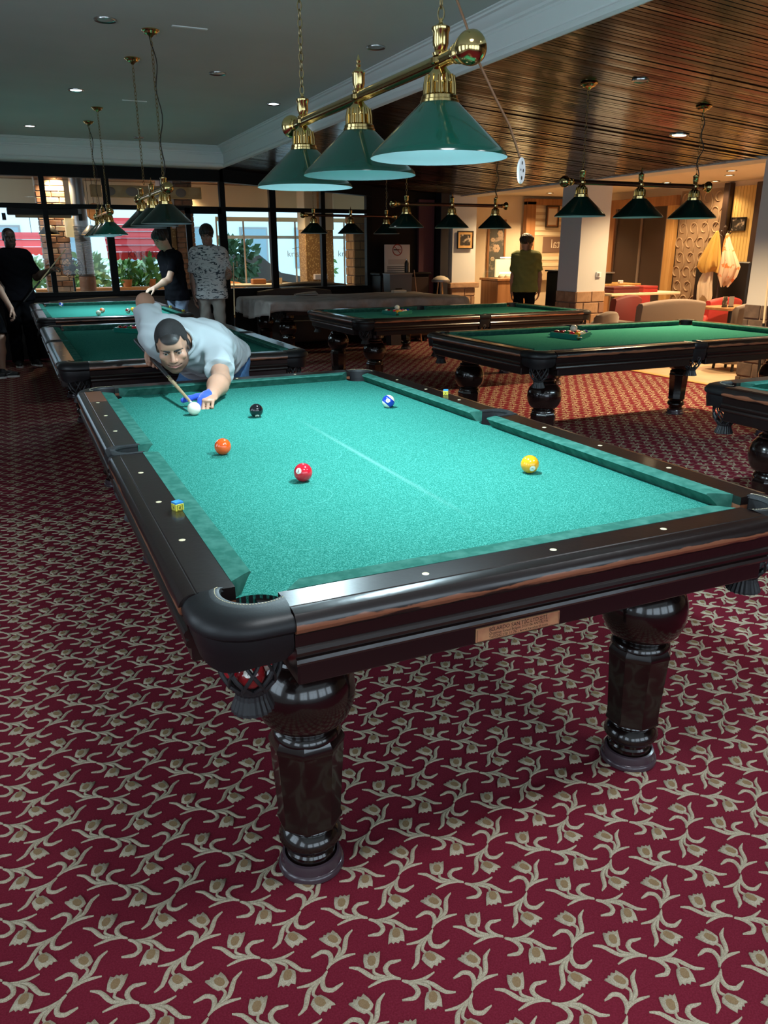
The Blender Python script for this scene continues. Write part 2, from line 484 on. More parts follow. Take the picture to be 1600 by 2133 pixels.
while y < YF:
    o = link('ceiling_board', board_me, ceil, (XB, y, zwood(XB)))
    o.rotation_euler = (random.gauss(0, .020), math.atan(0.07) + random.gauss(0, .0012), 0)
    y += bw; k += 1
b = MB()
b.add([(XB, YB, zwood(XB) + .012), (XW, YB, zwood(XW) + .012), (XW, YF, zwood(XW) + .012), (XB, YF, zwood(XB) + .012), (XB, YB, 3.02), (XW, YB, 3.02), (XW, YF, 3.02), (XB, YF, 3.02)],
      [(0, 3, 2, 1), (4, 5, 6, 7), (0, 1, 5, 4), (1, 2, 6, 5), (2, 3, 7, 6), (3, 0, 4, 7)])
b.build('backing', MAT['dark_panel'], ceil, smooth=0)

# ================================================================== POOL TABLES
NX, NY = 0.635, 1.27
ZT, ZR = 0.804, 0.845
def corner_arc(cx, cy, r, a0, a1, n):
    return [(cx + r * math.cos(lerp(a0, a1, i / n)), cy + r * math.sin(lerp(a0, a1, i / n))) for i in range(n + 1)]

def make_table():
    root = thing('pool_table')
    # --- cabinet under the slate, crossed by aprons that stop short of the pockets
    c = MB()
    c.box(-.64, .64, -1.275, 1.275, .700, .795)
    for s in (-1, 1):
        c.bbox(-.612, .612, min(s * 1.25, s * 1.412), max(s * 1.25, s * 1.412), .682, .76, .004)
        for a, b in ((.075, 1.235), (-1.235, -.075)):
            c.bbox(min(s * .62, s * .777), max(s * .62, s * .777), a, b, .682, .76, .004)
    c.build('cabinet', MAT['apron'], root, smooth=0)
    # --- slate with cloth: outline bitten by six pockets
    h = []
    def bite(cx, cy, r, a0, a1): return corner_arc(cx, cy, r, a0, a1, 12)
    R = .066; cx, cy = NX + .022, NY + .022
    ex, ey = NX + .05, NY + .05
    poly = []
    dx = math.sqrt(R * R - (ey - cy) ** 2)
    # counter clockwise from the lower right
    def pocket(sx, sy):
        a = math.atan2(ey - cy, -dx)
        b = math.atan2(-dx, ex - cx)
        pts = [(cx + R * math.cos(lerp(a, b + 2 * PI, i / 12)), cy + R * math.sin(lerp(a, b + 2 * PI, i / 12))) for i in range(13)]
        return [(sx * p[0], sy * p[1]) for p in pts]
    def sidep(s):
        rr = .058; c0 = NX + .075
        a = math.acos(max(-1, (ex - c0) / rr))
        return [(s * (c0 + rr * math.cos(lerp(a, 2 * PI - a, i / 10))), rr * math.sin(lerp(a, 2 * PI - a, i / 10))) for i in range(11)]
    tr = pocket(1, 1)             # runs from the top edge to the right edge
    poly += tr                    # top-right
    poly += sidep(1)
    poly += pocket(1, -1)[::-1]
    poly += pocket(-1, -1)
    poly += [(x, y) for x, y in sidep(-1)[::-1]]
    poly += pocket(-1, 1)[::-1]
    MB().prism(poly[::-1], ZT - .03, ZT).build('bed_cloth', MAT['felt'], root, smooth=0)
    # --- rails and cushions
    rp = [(.052, .765), (.052, .8435), (.126, ZR), (.128, ZR - .0022), (.1305, ZR - .0006), (.143, .8435), (.153, .8395), (.160, .832), (.165, .821), (.1655, .812), (.162, .804), (.155, .799),
          (.152, .795), (.1505, .770), (.156, .767), (.1595, .761), (.1575, .754), (.151, .751), (.150, .748), (.155, .745), (.157, .738), (.152, .731), (.137, .724), (.120, .716), (.100, .716), (.100, .765)]
    cp = [(.000, .8385), (.0035, .8425), (.020, .8440), (.0525, .8445), (.0525, .8035), (.030, .8035), (.008, .832)]
    def sweep(prof, axis, s, a, b, ka=0.0, kb=0.0):
        """axis 'x': piece along x on the s*y side; ends drawn back by k times the distance from the nose"""
        rings = []
        for end, kk in ((a, ka), (b, kb)):
            ring = []
            for o, z in prof:
                e = end + kk * o
                ring.append((e, s * (NY + o), z) if axis == 'x' else (s * (NX + o), e, z))
            rings.append(ring)
        return MB().loft(rings)
    for s in (-1, 1):
        sweep(rp, 'x', s, -.618, .618).build('rail', MAT['rail'], root, smooth=25)
        sweep(cp, 'x', s, -NX + .080, NX - .080, -.85, .85).build('cushion', MAT['cushion'], root, smooth=25)
        for a, b in ((-1, 0), (0, 1)):
            y0, y1 = (-1.262, -.068) if a < 0 else (.068, 1.262)
            sweep(rp, 'y', s, y0, y1).build('rail', MAT['rail'], root, smooth=25)
            if a < 0: q = sweep(cp, 'y', s, -NY + .080, -.066, -.85, .25)
            else: q = sweep(cp, 'y', s, .066, NY - .080, -.25, .85)
            q.build('cushion', MAT['cushion'], root, smooth=25)
    # --- pearl sights
    sm = MB().lathe([(.0078, 0), (.0076, .0009), (.004, .0014), (.0005, .0016)], 14).mesh('sight', MAT['sight'])
    for k in range(-3, 4):
        if k: 
            for s in (-1, 1): link('sight', sm, root, (s * (NX + .0957), k * .3175, ZR - .0011))
    for k in (-1, 0, 1):
        for s in (-1, 1): link('sight', sm, root, (k * .3175, s * (NY + .0957), ZR - .0011))
    # --- pockets
    def net(c0, parent, sx=1, sy=1):
        n = MB()
        prof = [(.060, .742), (.062, .715), (.059, .690), (.050, .668), (.036, .652)]
        for d in (-1, 1):
            for i in range(9):
                pts = []
                for j in range(9):
                    t = j / 8; q = t * 4; a = int(min(q, 3)); u = q - a
                    r = lerp(prof[a][0], prof[a + 1][0], u); z = lerp(prof[a][1], prof[a + 1][1], u)
                    w = 2 * PI * i / 9 + d * t * .95
                    pts.append((c0[0] + r * math.cos(w), c0[1] + r * math.sin(w), z))
                n.tube(pts, .0048, 6, flat=.7)
        n.tube([(c0[0] + .061 * math.cos(2 * PI * i / 20), c0[1] + .061 * math.sin(2 * PI * i / 20), .738) for i in range(20)], .006, 6, closed=True)
        nn = n.build('net', MAT['rubber'], parent, smooth=50)
        MB().lathe([(.030, .657), (.038, .655), (.036, .645), (.031, .638), (.033, .628), (.042, .606), (.043, .600), (.02, .600)], 44, (c0[0], c0[1], 0), flute=.035, nf=22).build('net_base', MAT['rubber'], parent, smooth=0)
    for sx in (-1, 1):
        for sy in (-1, 1):
            p = MB()
            # plan curves from the short rail round to the long rail, seen from the corner
            N = 20; outer = []; inner = []; lip = []
            rc = .112; OB = .157
            for i in range(N + 1):
                t = i / N
                if t < .2: o = (lerp(-.019, OB - rc, t / .2), OB)
                elif t > .8: o = (OB, lerp(OB - rc, -.010, (t - .8) / .2))
                else:
                    a = lerp(PI / 2, 0, (t - .2) / .6); o = (OB - rc + rc * math.cos(a), OB - rc + rc * math.sin(a))
                outer.append(o)
                a = lerp(math.radians(124), math.radians(-34), t)
                inner.append((.022 + .067 * math.cos(a), .022 + .067 * math.sin(a)))
            inner[0] = (-.019, .075); inner[-1] = (.075, -.010)
            def off(o, d):
                c0 = Vector((.03, .03)); v = Vector(o) - c0; return c0 + v * ((v.length + d) / v.length)
            W = lambda q, z: (sx * (NX + q[0]), sy * (NY + q[1]), z)
            def ring(pts, z): return [W(q, z) for q in pts]
            lipe = [(a[0] + (b_[0] - a[0]) * .30, a[1] + (b_[1] - a[1]) * .30) for a, b_ in zip(inner, outer)]
            rings = [ring(lipe, .8468), ring([((a[0] * .6 + b_[0] * .4), (a[1] * .6 + b_[1] * .4)) for a, b_ in zip(lipe, [off(o, -.006) for o in outer])], .8452), ring([off(o, -.014) for o in outer], .8395), ring([off(o, -.004) for o in outer], .831), ring([off(o, .003) for o in outer], .819), ring([off(o, .002) for o in outer], .808),
                     ring([off(o, -.006) for o in outer], .801), ring([off(o, -.010) for o in outer], .798), ring([off(o, -.009) for o in outer], .775), ring([off(o, -.012) for o in outer], .762)]
            low = [W(off(o, -.016), .760 - .026 * (1 - (2 * i / N - 1) ** 2) ** .5 - .004 * math.cos(4 * PI * i / N)) for i, o in enumerate(outer)]
            rings.append(low)
            rings.append([(a * .999, b_ * .9995, z + .004) for a, b_, z in low])
            rings.append(ring([off(o, -.03) for o in outer], .80))
            p.loft(rings, closed=False)
            pk = p.build('corner_pocket', MAT['leather'], root, smooth=40)
            q = MB()
            q.loft([ring(lipe, .8466), ring([((a[0] + b_[0]) / 2, (a[1] + b_[1]) / 2) for a, b_ in zip(lipe, inner)], .8485), ring(inner, .8460), ring([off(b_, -.002) for b_ in inner], .838)], closed=False)
            q.build('pocket_lip', MAT['leather_lip'], pk, smooth=40)
            q = MB()
            q.loft([ring(inner, .840), ring([off(b_, -.001) for b_ in inner], .79), ring([off(b_, -.008) for b_ in inner], .735)], closed=False)
            q.build('pocket_liner', MAT['rubber'], pk, smooth=40)
            MB().lathe([(.066, .803), (.066, .74)], 28, (sx * (NX + .022), sy * (NY + .022), 0), caps=False).build('pocket_sleeve', MAT['rubber'], pk, smooth=60)
            # stitches along the lip
            q = MB()
            for i in range(34):
                t = (i + .5) / 34 * N; a = int(t); u = t - a
                A = Vector(inner[a]).lerp(Vector(inner[a + 1]), u); B = Vector(outer[a]).lerp(Vector(outer[a + 1]), u)
                C0 = A.lerp(B, .14); d = (Vector(inner[a + 1]) - Vector(inner[a])).normalized()
                q.tube([W(C0 - d * .0018, .8486), W(C0 + d * .0018, .8488)], .0007, 4)
            q.build('stitching', MAT['sight'], pk, smooth=0)
            net((sx * (NX + .045), sy * (NY + .045)), pk)
    for s in (-1, 1):
        N = 16; inner = []; outer = []
        for i in range(N + 1):
            t = i / N; a = lerp(PI / 2, -PI / 2, t)
            inner.append((.083 + .050 * math.cos(a), .052 * math.sin(a)))
            e = lerp(-1, 1, t)
            outer.append((.150 + .014 * (1 - e ** 4), .067 * math.sin(a)))
        inner = [(.045, .055)] + inner + [(.045, -.055)]; outer = [(.054, .067)] + outer + [(.054, -.067)]
        W = lambda q, z: (s * (NX + q[0]), q[1], z)
        ring = lambda pts, z, d=0.0: [W((q[0] + d * (1 if q[0] > .1 else 0), q[1]), z) for q in pts]
        p = MB()
        p.loft([ring(outer, .8455, -.014), ring(outer, .838, -.002), ring(outer, .820, .003), ring(outer, .806, 0), ring(outer, .799, -.008), ring(outer, .760, -.008), ring(outer, .715, -.020), ring(outer, .718, -.028), ring(outer, .80, -.03)], closed=False)
        pk = p.build('side_pocket', MAT['leather'], root, smooth=40)
        mid = [((a[0] + b_[0]) / 2, (a[1] + b_[1]) / 2) for a, b_ in zip(outer, inner)]
        q = MB(); q.loft([ring(outer, .8455, -.014), ring(mid, .8485), ring(inner, .8460), ring(inner, .835)], closed=False)
        q.build('pocket_lip', MAT['leather_lip'], pk, smooth=40)
        q = MB(); q.loft([ring(inner, .84), ring(inner, .735)], closed=False); q.build('pocket_liner', MAT['rubber'], pk, smooth=40)
        net((s * (NX + .086), 0), pk)
    # --- turned legs: ball over an eight-sided taper
    for sx in (-1, 1):
        for sy in (-1, 1):
            x, y = sx * .512, sy * 1.137
            l = MB()
            l.lathe([(.088, .69), (.088, .640), (.082, .632), (.068, .624), (.066, .612), (.080, .605), (.083, .598), (.080, .590), (.088, .583),
                     (.106, .562), (.117, .532), (.1195, .503), (.116, .474), (.105, .446), (.090, .427), (.074, .417), (.070, .413), (.076, .409), (.081, .402), (.083, .393), (.078, .386), (.05, .384)], 44, (x, y, 0))
            l.lathe([(.04, .394), (.082, .392), (.091, .376), (.0915, .368), (.089, .360), (.077, .160), (.081, .152), (.081, .146), (.04, .144)], 8, (x, y, 0), rot=PI / 8)
            l.lathe([(.05, .150), (.066, .146), (.070, .138), (.066, .130), (.062, .126), (.070, .118), (.078, .104), (.079, .094), (.072, .082), (.060, .076), (.058, .064), (.062, .058), (.062, .040), (.02, .040)], 36, (x, y, 0))
            lg = l.build('leg', MAT['mahogany'], root, smooth=28)
            MB().lathe([(.079, 0), (.083, .004), (.083, .012), (.080, .018), (.077, .020), (.075, .034), (.072, .042), (.066, .044), (.064, .034), (.01, .032)], 36, (x, y, 0)).build('foot_cup', MAT['foot'], lg, smooth=40)
    return root

table0 = make_table()
TABLES = {}
specs = [('main', (0, 1.27), 0, 'dark wooden pool table with the bright green cloth that the bending man plays on'),
         ('t2', (-0.03, 5.03), 0, 'dark pool table with a racked triangle behind the bending man'),
         ('t3', (-0.03, 8.72), 0, 'dark pool table with scattered balls where the boy in black leans'),
         ('r3', (3.46, 0.70), PI / 2, 'dark pool table beside the main one, only a corner pocket and net showing'),
         ('r2', (3.43, 3.60), PI / 2, 'dark pool table carrying a full ball triangle, beneath the three black-green lamps by the sofas'),
         ('r1', (3.43, 6.52), PI / 2, 'dark pool table between the sheet-covered table and the one by the sofas'),
         ('rc', (3.43, 9.38), PI / 2, 'dark pool table hidden under a grey dust sheet')]
for i, (k, (x, y), rz, lab) in enumerate(specs):
    o = table0 if i == 0 else copy_tree(table0)
    o.location = (x, y, 0); o.rotation_euler = (0, 0, rz)
    tag(o, lab, 'pool table', 'pool tables')
    TABLES[k] = o

# the bright table's own cloth: a seam's pale reflection painted into its colour, and a few cue scratches
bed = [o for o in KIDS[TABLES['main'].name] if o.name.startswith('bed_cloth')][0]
bed.data = bed.data.copy(); fm = MAT['felt'].copy(); fm.name = 'green_felt_seam_glint'; nt = fm.node_tree; bs = nt.nodes['Principled BSDF']
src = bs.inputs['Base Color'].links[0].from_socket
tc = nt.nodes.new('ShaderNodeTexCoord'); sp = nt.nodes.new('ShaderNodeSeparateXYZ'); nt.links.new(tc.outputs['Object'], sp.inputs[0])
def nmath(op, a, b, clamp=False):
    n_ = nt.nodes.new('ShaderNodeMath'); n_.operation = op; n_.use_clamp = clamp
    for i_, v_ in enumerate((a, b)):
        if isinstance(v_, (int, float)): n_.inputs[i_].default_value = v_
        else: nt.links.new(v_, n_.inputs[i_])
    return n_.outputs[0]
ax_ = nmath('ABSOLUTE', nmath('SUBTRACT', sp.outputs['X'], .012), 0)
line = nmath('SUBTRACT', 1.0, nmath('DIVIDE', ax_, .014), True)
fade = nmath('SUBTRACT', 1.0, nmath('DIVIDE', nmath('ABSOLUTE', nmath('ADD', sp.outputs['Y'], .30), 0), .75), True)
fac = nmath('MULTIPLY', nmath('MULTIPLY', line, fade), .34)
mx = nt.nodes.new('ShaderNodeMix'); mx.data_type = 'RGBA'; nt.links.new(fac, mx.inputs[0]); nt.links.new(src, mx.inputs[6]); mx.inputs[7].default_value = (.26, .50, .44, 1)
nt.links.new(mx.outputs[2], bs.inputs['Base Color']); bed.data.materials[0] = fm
MAT['scratch'] = mat('pale_cue_scratch', (.09, .33, .28), rough=1.0, spec=0)
random.seed(21)
for k in range(16):
    x0 = random.uniform(-.55, .5); y0 = random.uniform(-1.1, .6); a = random.uniform(0, 2 * PI); c_ = random.uniform(-2.5, 2.5); L_ = random.uniform(.08, .26); pts = []
    for i in range(9):
        t = i / 8; aa = a + c_ * t * .5; pts.append((x0 + L_ * t * math.cos(aa), y0 + L_ * t * math.sin(aa), ZT + .00015))
    if all(abs(p[0]) < .6 and abs(p[1]) < 1.22 for p in pts):
        MB().tube(pts, .0006, 4, flat=.3).build('cue_scratch', MAT['scratch'], bed, smooth=0)
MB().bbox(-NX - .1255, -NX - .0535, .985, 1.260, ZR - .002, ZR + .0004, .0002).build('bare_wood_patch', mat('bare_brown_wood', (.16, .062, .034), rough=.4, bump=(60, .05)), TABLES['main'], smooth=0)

# maker's plate on the near apron of the main table
pl = MB()
X0, X1, Z0, Z1, YP = -.222, -.010, -.6, -.6, -1.3855
pl.bbox(-.222, -.008, -1.4155, -1.411, .6875, .720, .0012)
MAT['copper'] = mat('copper_plate', (0.62, 0.30, 0.16), rough=0.35, metal=0.55, noise=(40, (0.70, 0.40, 0.20), 0.35, 0.65))
MAT['engrave'] = mat('dark_engraving', (0.03, 0.012, 0.006), rough=0.6)
plate = pl.build('maker_plate', MAT['copper'], TABLES['main'], smooth=0)
plate['label'] = 'copper maker plate with three lines of lettering'
for body, size, z, al in (('BİLARDO SAN.TİC.LTD.ŞTİ.', .0125, .7122, 'CENTER'), ('Organize Sanayi Bölgesi 3157-06 ANTALYA', .0088, .7028, 'CENTER'), ('Tel:0242.258 11 76 - www.karaltardi.com', .0088, .6945, 'CENTER')):
    me = text_mesh(body, size)
    xs = [v.co.x for v in me.vertices]; wd = max(xs) - min(xs); fit = min(1.0, .150 / wd) if size > .01 else .150 / wd
    for v in me.vertices: v.co = Vector((v.co.x * fit - .115, -1.4159, v.co.y + z))
    me.materials.append(MAT['engrave'])
    link('engraved_lettering', me, plate)
f_ = MB()
for a, b, c_, d in ((-.219, -.011, .6895, .6900), (-.219, -.2184, .6895, .717), (-.0116, -.011, .6895, .717)):
    f_.box(a, b, -1.4159, -1.415, c_, d)
f_.build('engraved_border', MAT['engrave'], plate, smooth=0)

# ================================================================== HANGING LAMPS
def chain_mesh(mb, p0, p1, link_len=.034, r=.0022, w=.0085):
    P0 = Vector(p0); P1 = Vector(p1); d = P1 - P0; n = max(2, int(d.length / (link_len * .80)))
    t = d.normalized(); a = t.orthogonal().normalized(); b = t.cross(a)
    for i in range(n):
        c = P0 + d * ((i + .5) / n); s = a if i % 2 else b
        pts = []
        for k in range(10):
            w_ = 2 * PI * k / 10
            pts.append(c + t * (link_len * .5 * math.cos(w_)) + s * (w * math.sin(w_)))
        mb.tube(pts, r, 5, closed=True)

MAT['bulb_on'] = mat('lit_bulb', (1, 1, 1), emit=((0.72, 0.93, 1.0), 16.0))
MAT['bulb_off'] = mat('unlit_frosted_bulb', (0.75, 0.78, 0.76), rough=0.3)
MAT['cord'] = mat('brown_lamp_cord', (0.22, 0.11, 0.05), rough=0.5)
MAT['cord_dark'] = mat('dark_lamp_cord', (0.03, 0.025, 0.02), rough=0.6)

def make_lamp(label, loc, rz, zc, lit, power, shade_mat, group, dangle=None, brass=None, brown_bar=False, chain_out=(.55, -.55), wavy=True, sz=(1, 1, 1)):
    br = brass or MAT['brass']
    root = thing('billiard_lamp', label, 'lamp', loc, rz, group)
    r0 = Matrix.Rotation(-PI / 2, 4, 'X')
    hl = .66
    b = MB()
    b.tube([(0, -hl, 0), (0, hl, 0)], .0175, 20)
    barm = MAT['bar_brown'] if brown_bar else br
    b.build('bar', barm, root, smooth=50)
    for s in (-1, 1):
        e = MB()
        M = Matrix.Rotation(-s * PI / 2, 4, 'X')
        if s < 0: prof = [(.0185, -.03), (.022, -.028), (.022, -.012), (.026, -.008), (.026, 0), (.020, .004), (.026, .012), (.036, .028), (.040, .045), (.038, .060), (.028, .074), (.012, .081), (.001, .082)]
        else: prof = [(.0185, -.03), (.022, -.028), (.022, -.01), (.020, .0), (.036, .012), (.042, .022), (.042, .030), (.034, .040), (.020, .047), (.001, .049)]
        if not brown_bar and dangle is None: prof = [(.0185, -.03), (.022, -.028), (.022, -.012), (.026, -.008), (.026, 0), (.020, .004), (.026, .012), (.036, .028), (.040, .045), (.038, .060), (.028, .074), (.012, .081), (.001, .082)]
        e.lathe(prof, 28, (0, s * hl, 0), M=M)
        e.build('end_knob', br, root, smooth=60)
    for i, y in enumerate((-.55, 0, .55)):
        g = MB()
        # turned collar on the bar, fluted gallery, flange
        g.lathe([(.010, .010), (.026, .006), (.026, -.006), (.010, -.012)], 20, (0, y, 0))
        g.lathe([(.018, -.015), (.021, -.020), (.031, -.030), (.036, -.040), (.0375, -.052)], 24, (0, y, 0))
        for k in range(12):
            a = 2 * PI * k / 12
            g.tube([(.036 * math.cos(a), y + .036 * math.sin(a), -.034), (.040 * math.cos(a), y + .040 * math.sin(a), -.055), (.041 * math.cos(a), y + .041 * math.sin(a), -.080)], .0042, 6)
        g.lathe([(.030, -.034), (.031, -.082)], 20, (0, y, 0))
        g.lathe([(.030, -.078), (.043, -.079), (.049, -.084), (.049, -.092), (.052, -.094), (.052, -.100), (.030, -.101)], 30, (0, y, 0))
        g.build('gallery', br, root, smooth=40)
        s = MB()
        s.lathe([(.046, -.096), (.052, -.100), (.178, -.219), (.184, -.226), (.186, -.234)], 56, (0, y, 0), caps=False)
        sh = s.build('lamp_shade', shade_mat, root, smooth=60)
        s = MB()
        s.lathe([(.040, -.098), (.049, -.101), (.175, -.220), (.181, -.227), (.186, -.2345)], 56, (0, y, 0), caps=False)
        s.build('shade_lining', MAT['shade_in'], sh, smooth=60)
        s = MB(); s.lathe([(.012, -.095), (.014, -.115), (.022, -.140), (.029, -.165), (.027, -.185), (.016, -.198), (.001, -.202)], 18, (0, y, 0))
        s.build('bulb', MAT['bulb_on'] if i in lit else MAT['bulb_off'], root, smooth=60)
        f = MB()
        if y == 0:
            f.lathe([(.020, .012), (.022, .018), (.015, .024), (.017, .030), (.020, .040), (.020, .066), (.022, .070), (.019, .074), (.010, .080), (.006, .086), (.008, .092), (.005, .098), (.007, .104), (.004, .110), (.001, .122)], 20, (0, y, 0))
        else:
            f.lathe([(.020, .012), (.022, .018), (.015, .024), (.018, .030), (.021, .040), (.021, .066), (.024, .070), (.024, .078), (.016, .083), (.006, .088), (.004, .098), (.001, .10)], 20, (0, y, 0))
        f.build('finial', br, root, smooth=40)
        if i in lit:
            l = bpy.data.lights.new('lamp_light', 'SPOT'); l.energy = power; l.spot_size = 2.55; l.spot_blend = .25; l.color = (0.66, 0.90, 1.0); l.shadow_soft_size = .028
            o = bpy.data.objects.new('lamp_light', l); COL.objects.link(o); o.parent = root; o.location = (0, y, -.206)
    ca, sa = math.cos(rz), math.sin(rz)
    for y in chain_out:
        yt = y if abs(y) < .5 else y
        zt = zc(loc[0] - sa * yt, loc[1] + ca * yt) - loc[2]
        c = MB(); chain_mesh(c, (0, y, .095), (0, yt, zt - .045))
        if dangle is not None: pass
        c.build('chain', MAT['brass_dull'], root, smooth=60)
        k = MB(); k.lathe([(.060, zt), (.062, zt - .006), (.058, zt - .012), (.050, zt - .014), (.044, zt - .026), (.020, zt - .034), (.008, zt - .046), (.001, zt - .048)], 28, (0, yt, 0))
        k.build('ceiling_rose', br, root, smooth=40)
        if wavy and y == chain_out[0]:
            w = MB(); pts = []
            for i in range(22):
                u = i / 21; pts.append((.014 * math.sin(u * 17) + .02 * math.sin(u * 3.1), yt + .016 * math.cos(u * 13) * (1 - u), lerp(.05, zt - .04, u)))
            w.tube(pts, .004, 6); w.build('power_cord', MAT['cord_dark'], root, smooth=60)
    return root

MAT['bar_brown'] = mat('bronzed_bar', (0.16, 0.09, 0.07), rough=0.22, metal=0.9)
zmain = lambda x, y: ZC
zw = lambda x, y: zwood(x) - .004
L0 = make_lamp('polished brass three-shade lamp hanging over the table with the bright cloth', (0.10, 1.20, 1.945), 0, zmain, (0, 2), 78, MAT['shade'], 'billiard lamps', dangle=True, wavy=False)
L2 = make_lamp('brass lamp with unlit green shades over the table behind the bending man', (0.10, 5.38, 1.905), 0, zmain, (), 0, MAT['shade_dark'], 'billiard lamps', chain_out=(-.55, .35))
L3 = make_lamp('small-looking brass lamp with lit shades over the table where the boy in black leans', (0.07, 8.70, 1.89), 0, zmain, (0, 1, 2), 34, MAT['shade'], 'billiard lamps', chain_out=(.45, -.55))
R2 = make_lamp('bronze bar lamp of three black-green shades over the table by the sofas', (3.44, 3.60, 1.945), -PI / 2, zw, (), 0, MAT['shade_dark'], 'billiard lamps', brown_bar=True)
R1 = make_lamp('bronze bar lamp of three black-green shades over the table next to the sheet-covered one', (3.44, 6.50, 1.945), -PI / 2, zw, (), 0, MAT['shade_dark'], 'billiard lamps', brown_bar=True)
RC = make_lamp('bronze bar lamp of three black-green shades over the sheet-covered table', (3.43, 9.35, 1.945), -PI / 2, zw, (), 0, MAT['shade_dark'], 'billiard lamps', brown_bar=True)
R3L = make_lamp('bronze bar lamp with lit shades over the table of which only a corner shows', (3.46, 0.70, 1.945), -PI / 2, zw, (0, 1, 2), 60, MAT['shade'], 'billiard lamps', brown_bar=True)

# cord of the main lamp with a round white switch tag
w = MB()
pts = [(0, -.55, .86), (.004, -.555, .50), (-.006, -.55, .30), (.012, -.553, .20), (.03, -.575, .14), (.045, -.60, .08), (.07, -.62, .0), (.12, -.635, -.09), (.165, -.64, -.155), (.190, -.64, -.205), (.203, -.64, -.232)]
w.tube(pts, .0032, 8)
ring = [(.0 + .019 * math.cos(2 * PI * k / 20), -.55 + .010 * math.cos(2 * PI * k / 20), .165 + .021 * math.sin(2 * PI * k / 20)) for k in range(20)]
w.tube(ring, .0032, 8, closed=True)
w.build('power_cord', MAT['cord'], L0, smooth=60)
tg = MB(); Mt = Matrix.Rotation(PI / 2, 4, 'X') @ Matrix.Identity(4)
tg.lathe([(.001, -.004), (.022, -.004), (.0235, -.001), (.0235, .001), (.022, .004), (.001, .004)], 30, (0, 0, 0), M=Matrix.Rotation(math.radians(18), 4, 'Z') @ Mt)
tgo = tg.build('switch_tag', MAT['white'], L0, smooth=40, loc=(.206, -.645, -.266))
tgo.scale = (.72, 1, 1.45)
d = MB()
Mz = Matrix.Rotation(math.radians(18), 4, 'Z')
for a, b_, r in ((-.004, .013, .0032), (.006, .0, .003), (-.003, -.013, .0036), (-.011, .001, .0018)):
    d.lathe([(.0005, .0), (r, .0), (r, .0006), (.0005, .0006)], 12, tuple(Mz @ Vector((a, -.0048, b_))), M=Mz @ Matrix.Rotation(PI / 2, 4, 'X'))
d.build('tag_marks', MAT['cord_dark'], tgo, smooth=0)

# ================================================================== CEILING DOWNLIGHTS
MAT['dl_on'] = mat('lit_downlight_cool', (1, 1, 1), emit=((0.85, 0.95, 1.0), 7.0))
MAT['dl_warm'] = mat('lit_downlight_warm', (1, 1, 1), emit=((1.0, 0.80, 0.45), 7.0))
MAT['chrome'] = mat('satin_chrome_ring', (0.45, 0.45, 0.44), rough=0.25, metal=1.0)
def downlight(x, y, z, label, on=None, r=.062, slope=0.0, group='ceiling downlights', power=0, soft=.05):
    o = thing('downlight', label, 'downlight', (x, y, z), 0, group)
    o.rotation_euler = (0, slope, 0)
    MB().lathe([(r * .80, -.003), (r, -.004), (r * 1.14, -.010), (r * 1.18, -.004), (r * 1.18, 0), (r * .8, 0)], 30).build('ring', MAT['chrome'], o, smooth=40)
    m_ = {None: MAT['off_lamp'], 'cool': MAT['dl_on'], 'warm': MAT['dl_warm']}[on]
    MB().lathe([(r * .82, -.0005), (r * .82, -.0045), (r * .3, -.007), (.001, -.008)], 26).build('lens', m_, o, smooth=40)
    if power:
        l = bpy.data.lights.new('downlight_beam', 'SPOT'); l.energy = power; l.spot_size = 2.3; l.spot_blend = .6; l.shadow_soft_size = soft
        l.color = (1, .70, .38) if on == 'warm' else (.9, .96, 1)
        q = bpy.data.objects.new('downlight_beam', l); COL.objects.link(q); q.parent = o; q.location = (0, 0, -.02)
    return o
for x, y, lab in ((-.21, 4.69, 'unlit downlight beside the ceiling rose of the unlit brass lamp'), (1.71, 4.64, 'unlit downlight between the main lamp and the white cornice beam'), (.84, 6.0, 'unlit downlight in the middle of the plaster ceiling'), (.80, 10.3, 'unlit downlight close to the cornice over the glazed wall')):
    downlight(x, y, ZC, lab)
for x, y, lab in ((-.205, 7.24, 'lit cool downlight beside the ceiling rose over the lit small lamp'), (-.54, 9.78, 'lit cool downlight near the far cornice above the man in black'), (1.707, 7.21, 'lit cool downlight close to the white cornice beam')):
    downlight(x, y, ZC, lab, 'cool', power=14)
for x, y, lab in ((-.21, -.75, 'added unseen cool downlight over the carpet in front of the bright table'), (1.71, -.75, 'added unseen cool downlight over the aisle beside the bright table')):
    downlight(x, y, ZC, lab, 'cool', r=.16, power=150, soft=.30)  # unseen wide ceiling lamps, added to light the front carpet and darken under the table
downlight(4.702, 4.574, zwood(4.702) - .004, 'lit warm recessed downlight in the brown board ceiling', 'warm', r=.075, slope=math.atan(.07), power=420)
downlight(3.101, 3.315, zwood(3.101) - .004, 'unlit recessed downlight in the brown board ceiling', None, r=.05, slope=math.atan(.07))
for x, y, lab in ((.334, 4.66, 'slim white slot vent beside the ceiling rose of the unlit brass lamp'), (.375, 7.6, 'slim slot vent in the plaster ceiling above the lit small lamp')):
    g = MB(); g.bbox(x - .12, x + .12, y - .014, y + .014, ZC - .006, ZC + .002, .002)
    tag(g.build('ceiling_vent', MAT['cornice'], smooth=0), lab, 'vent', 'slot vents')

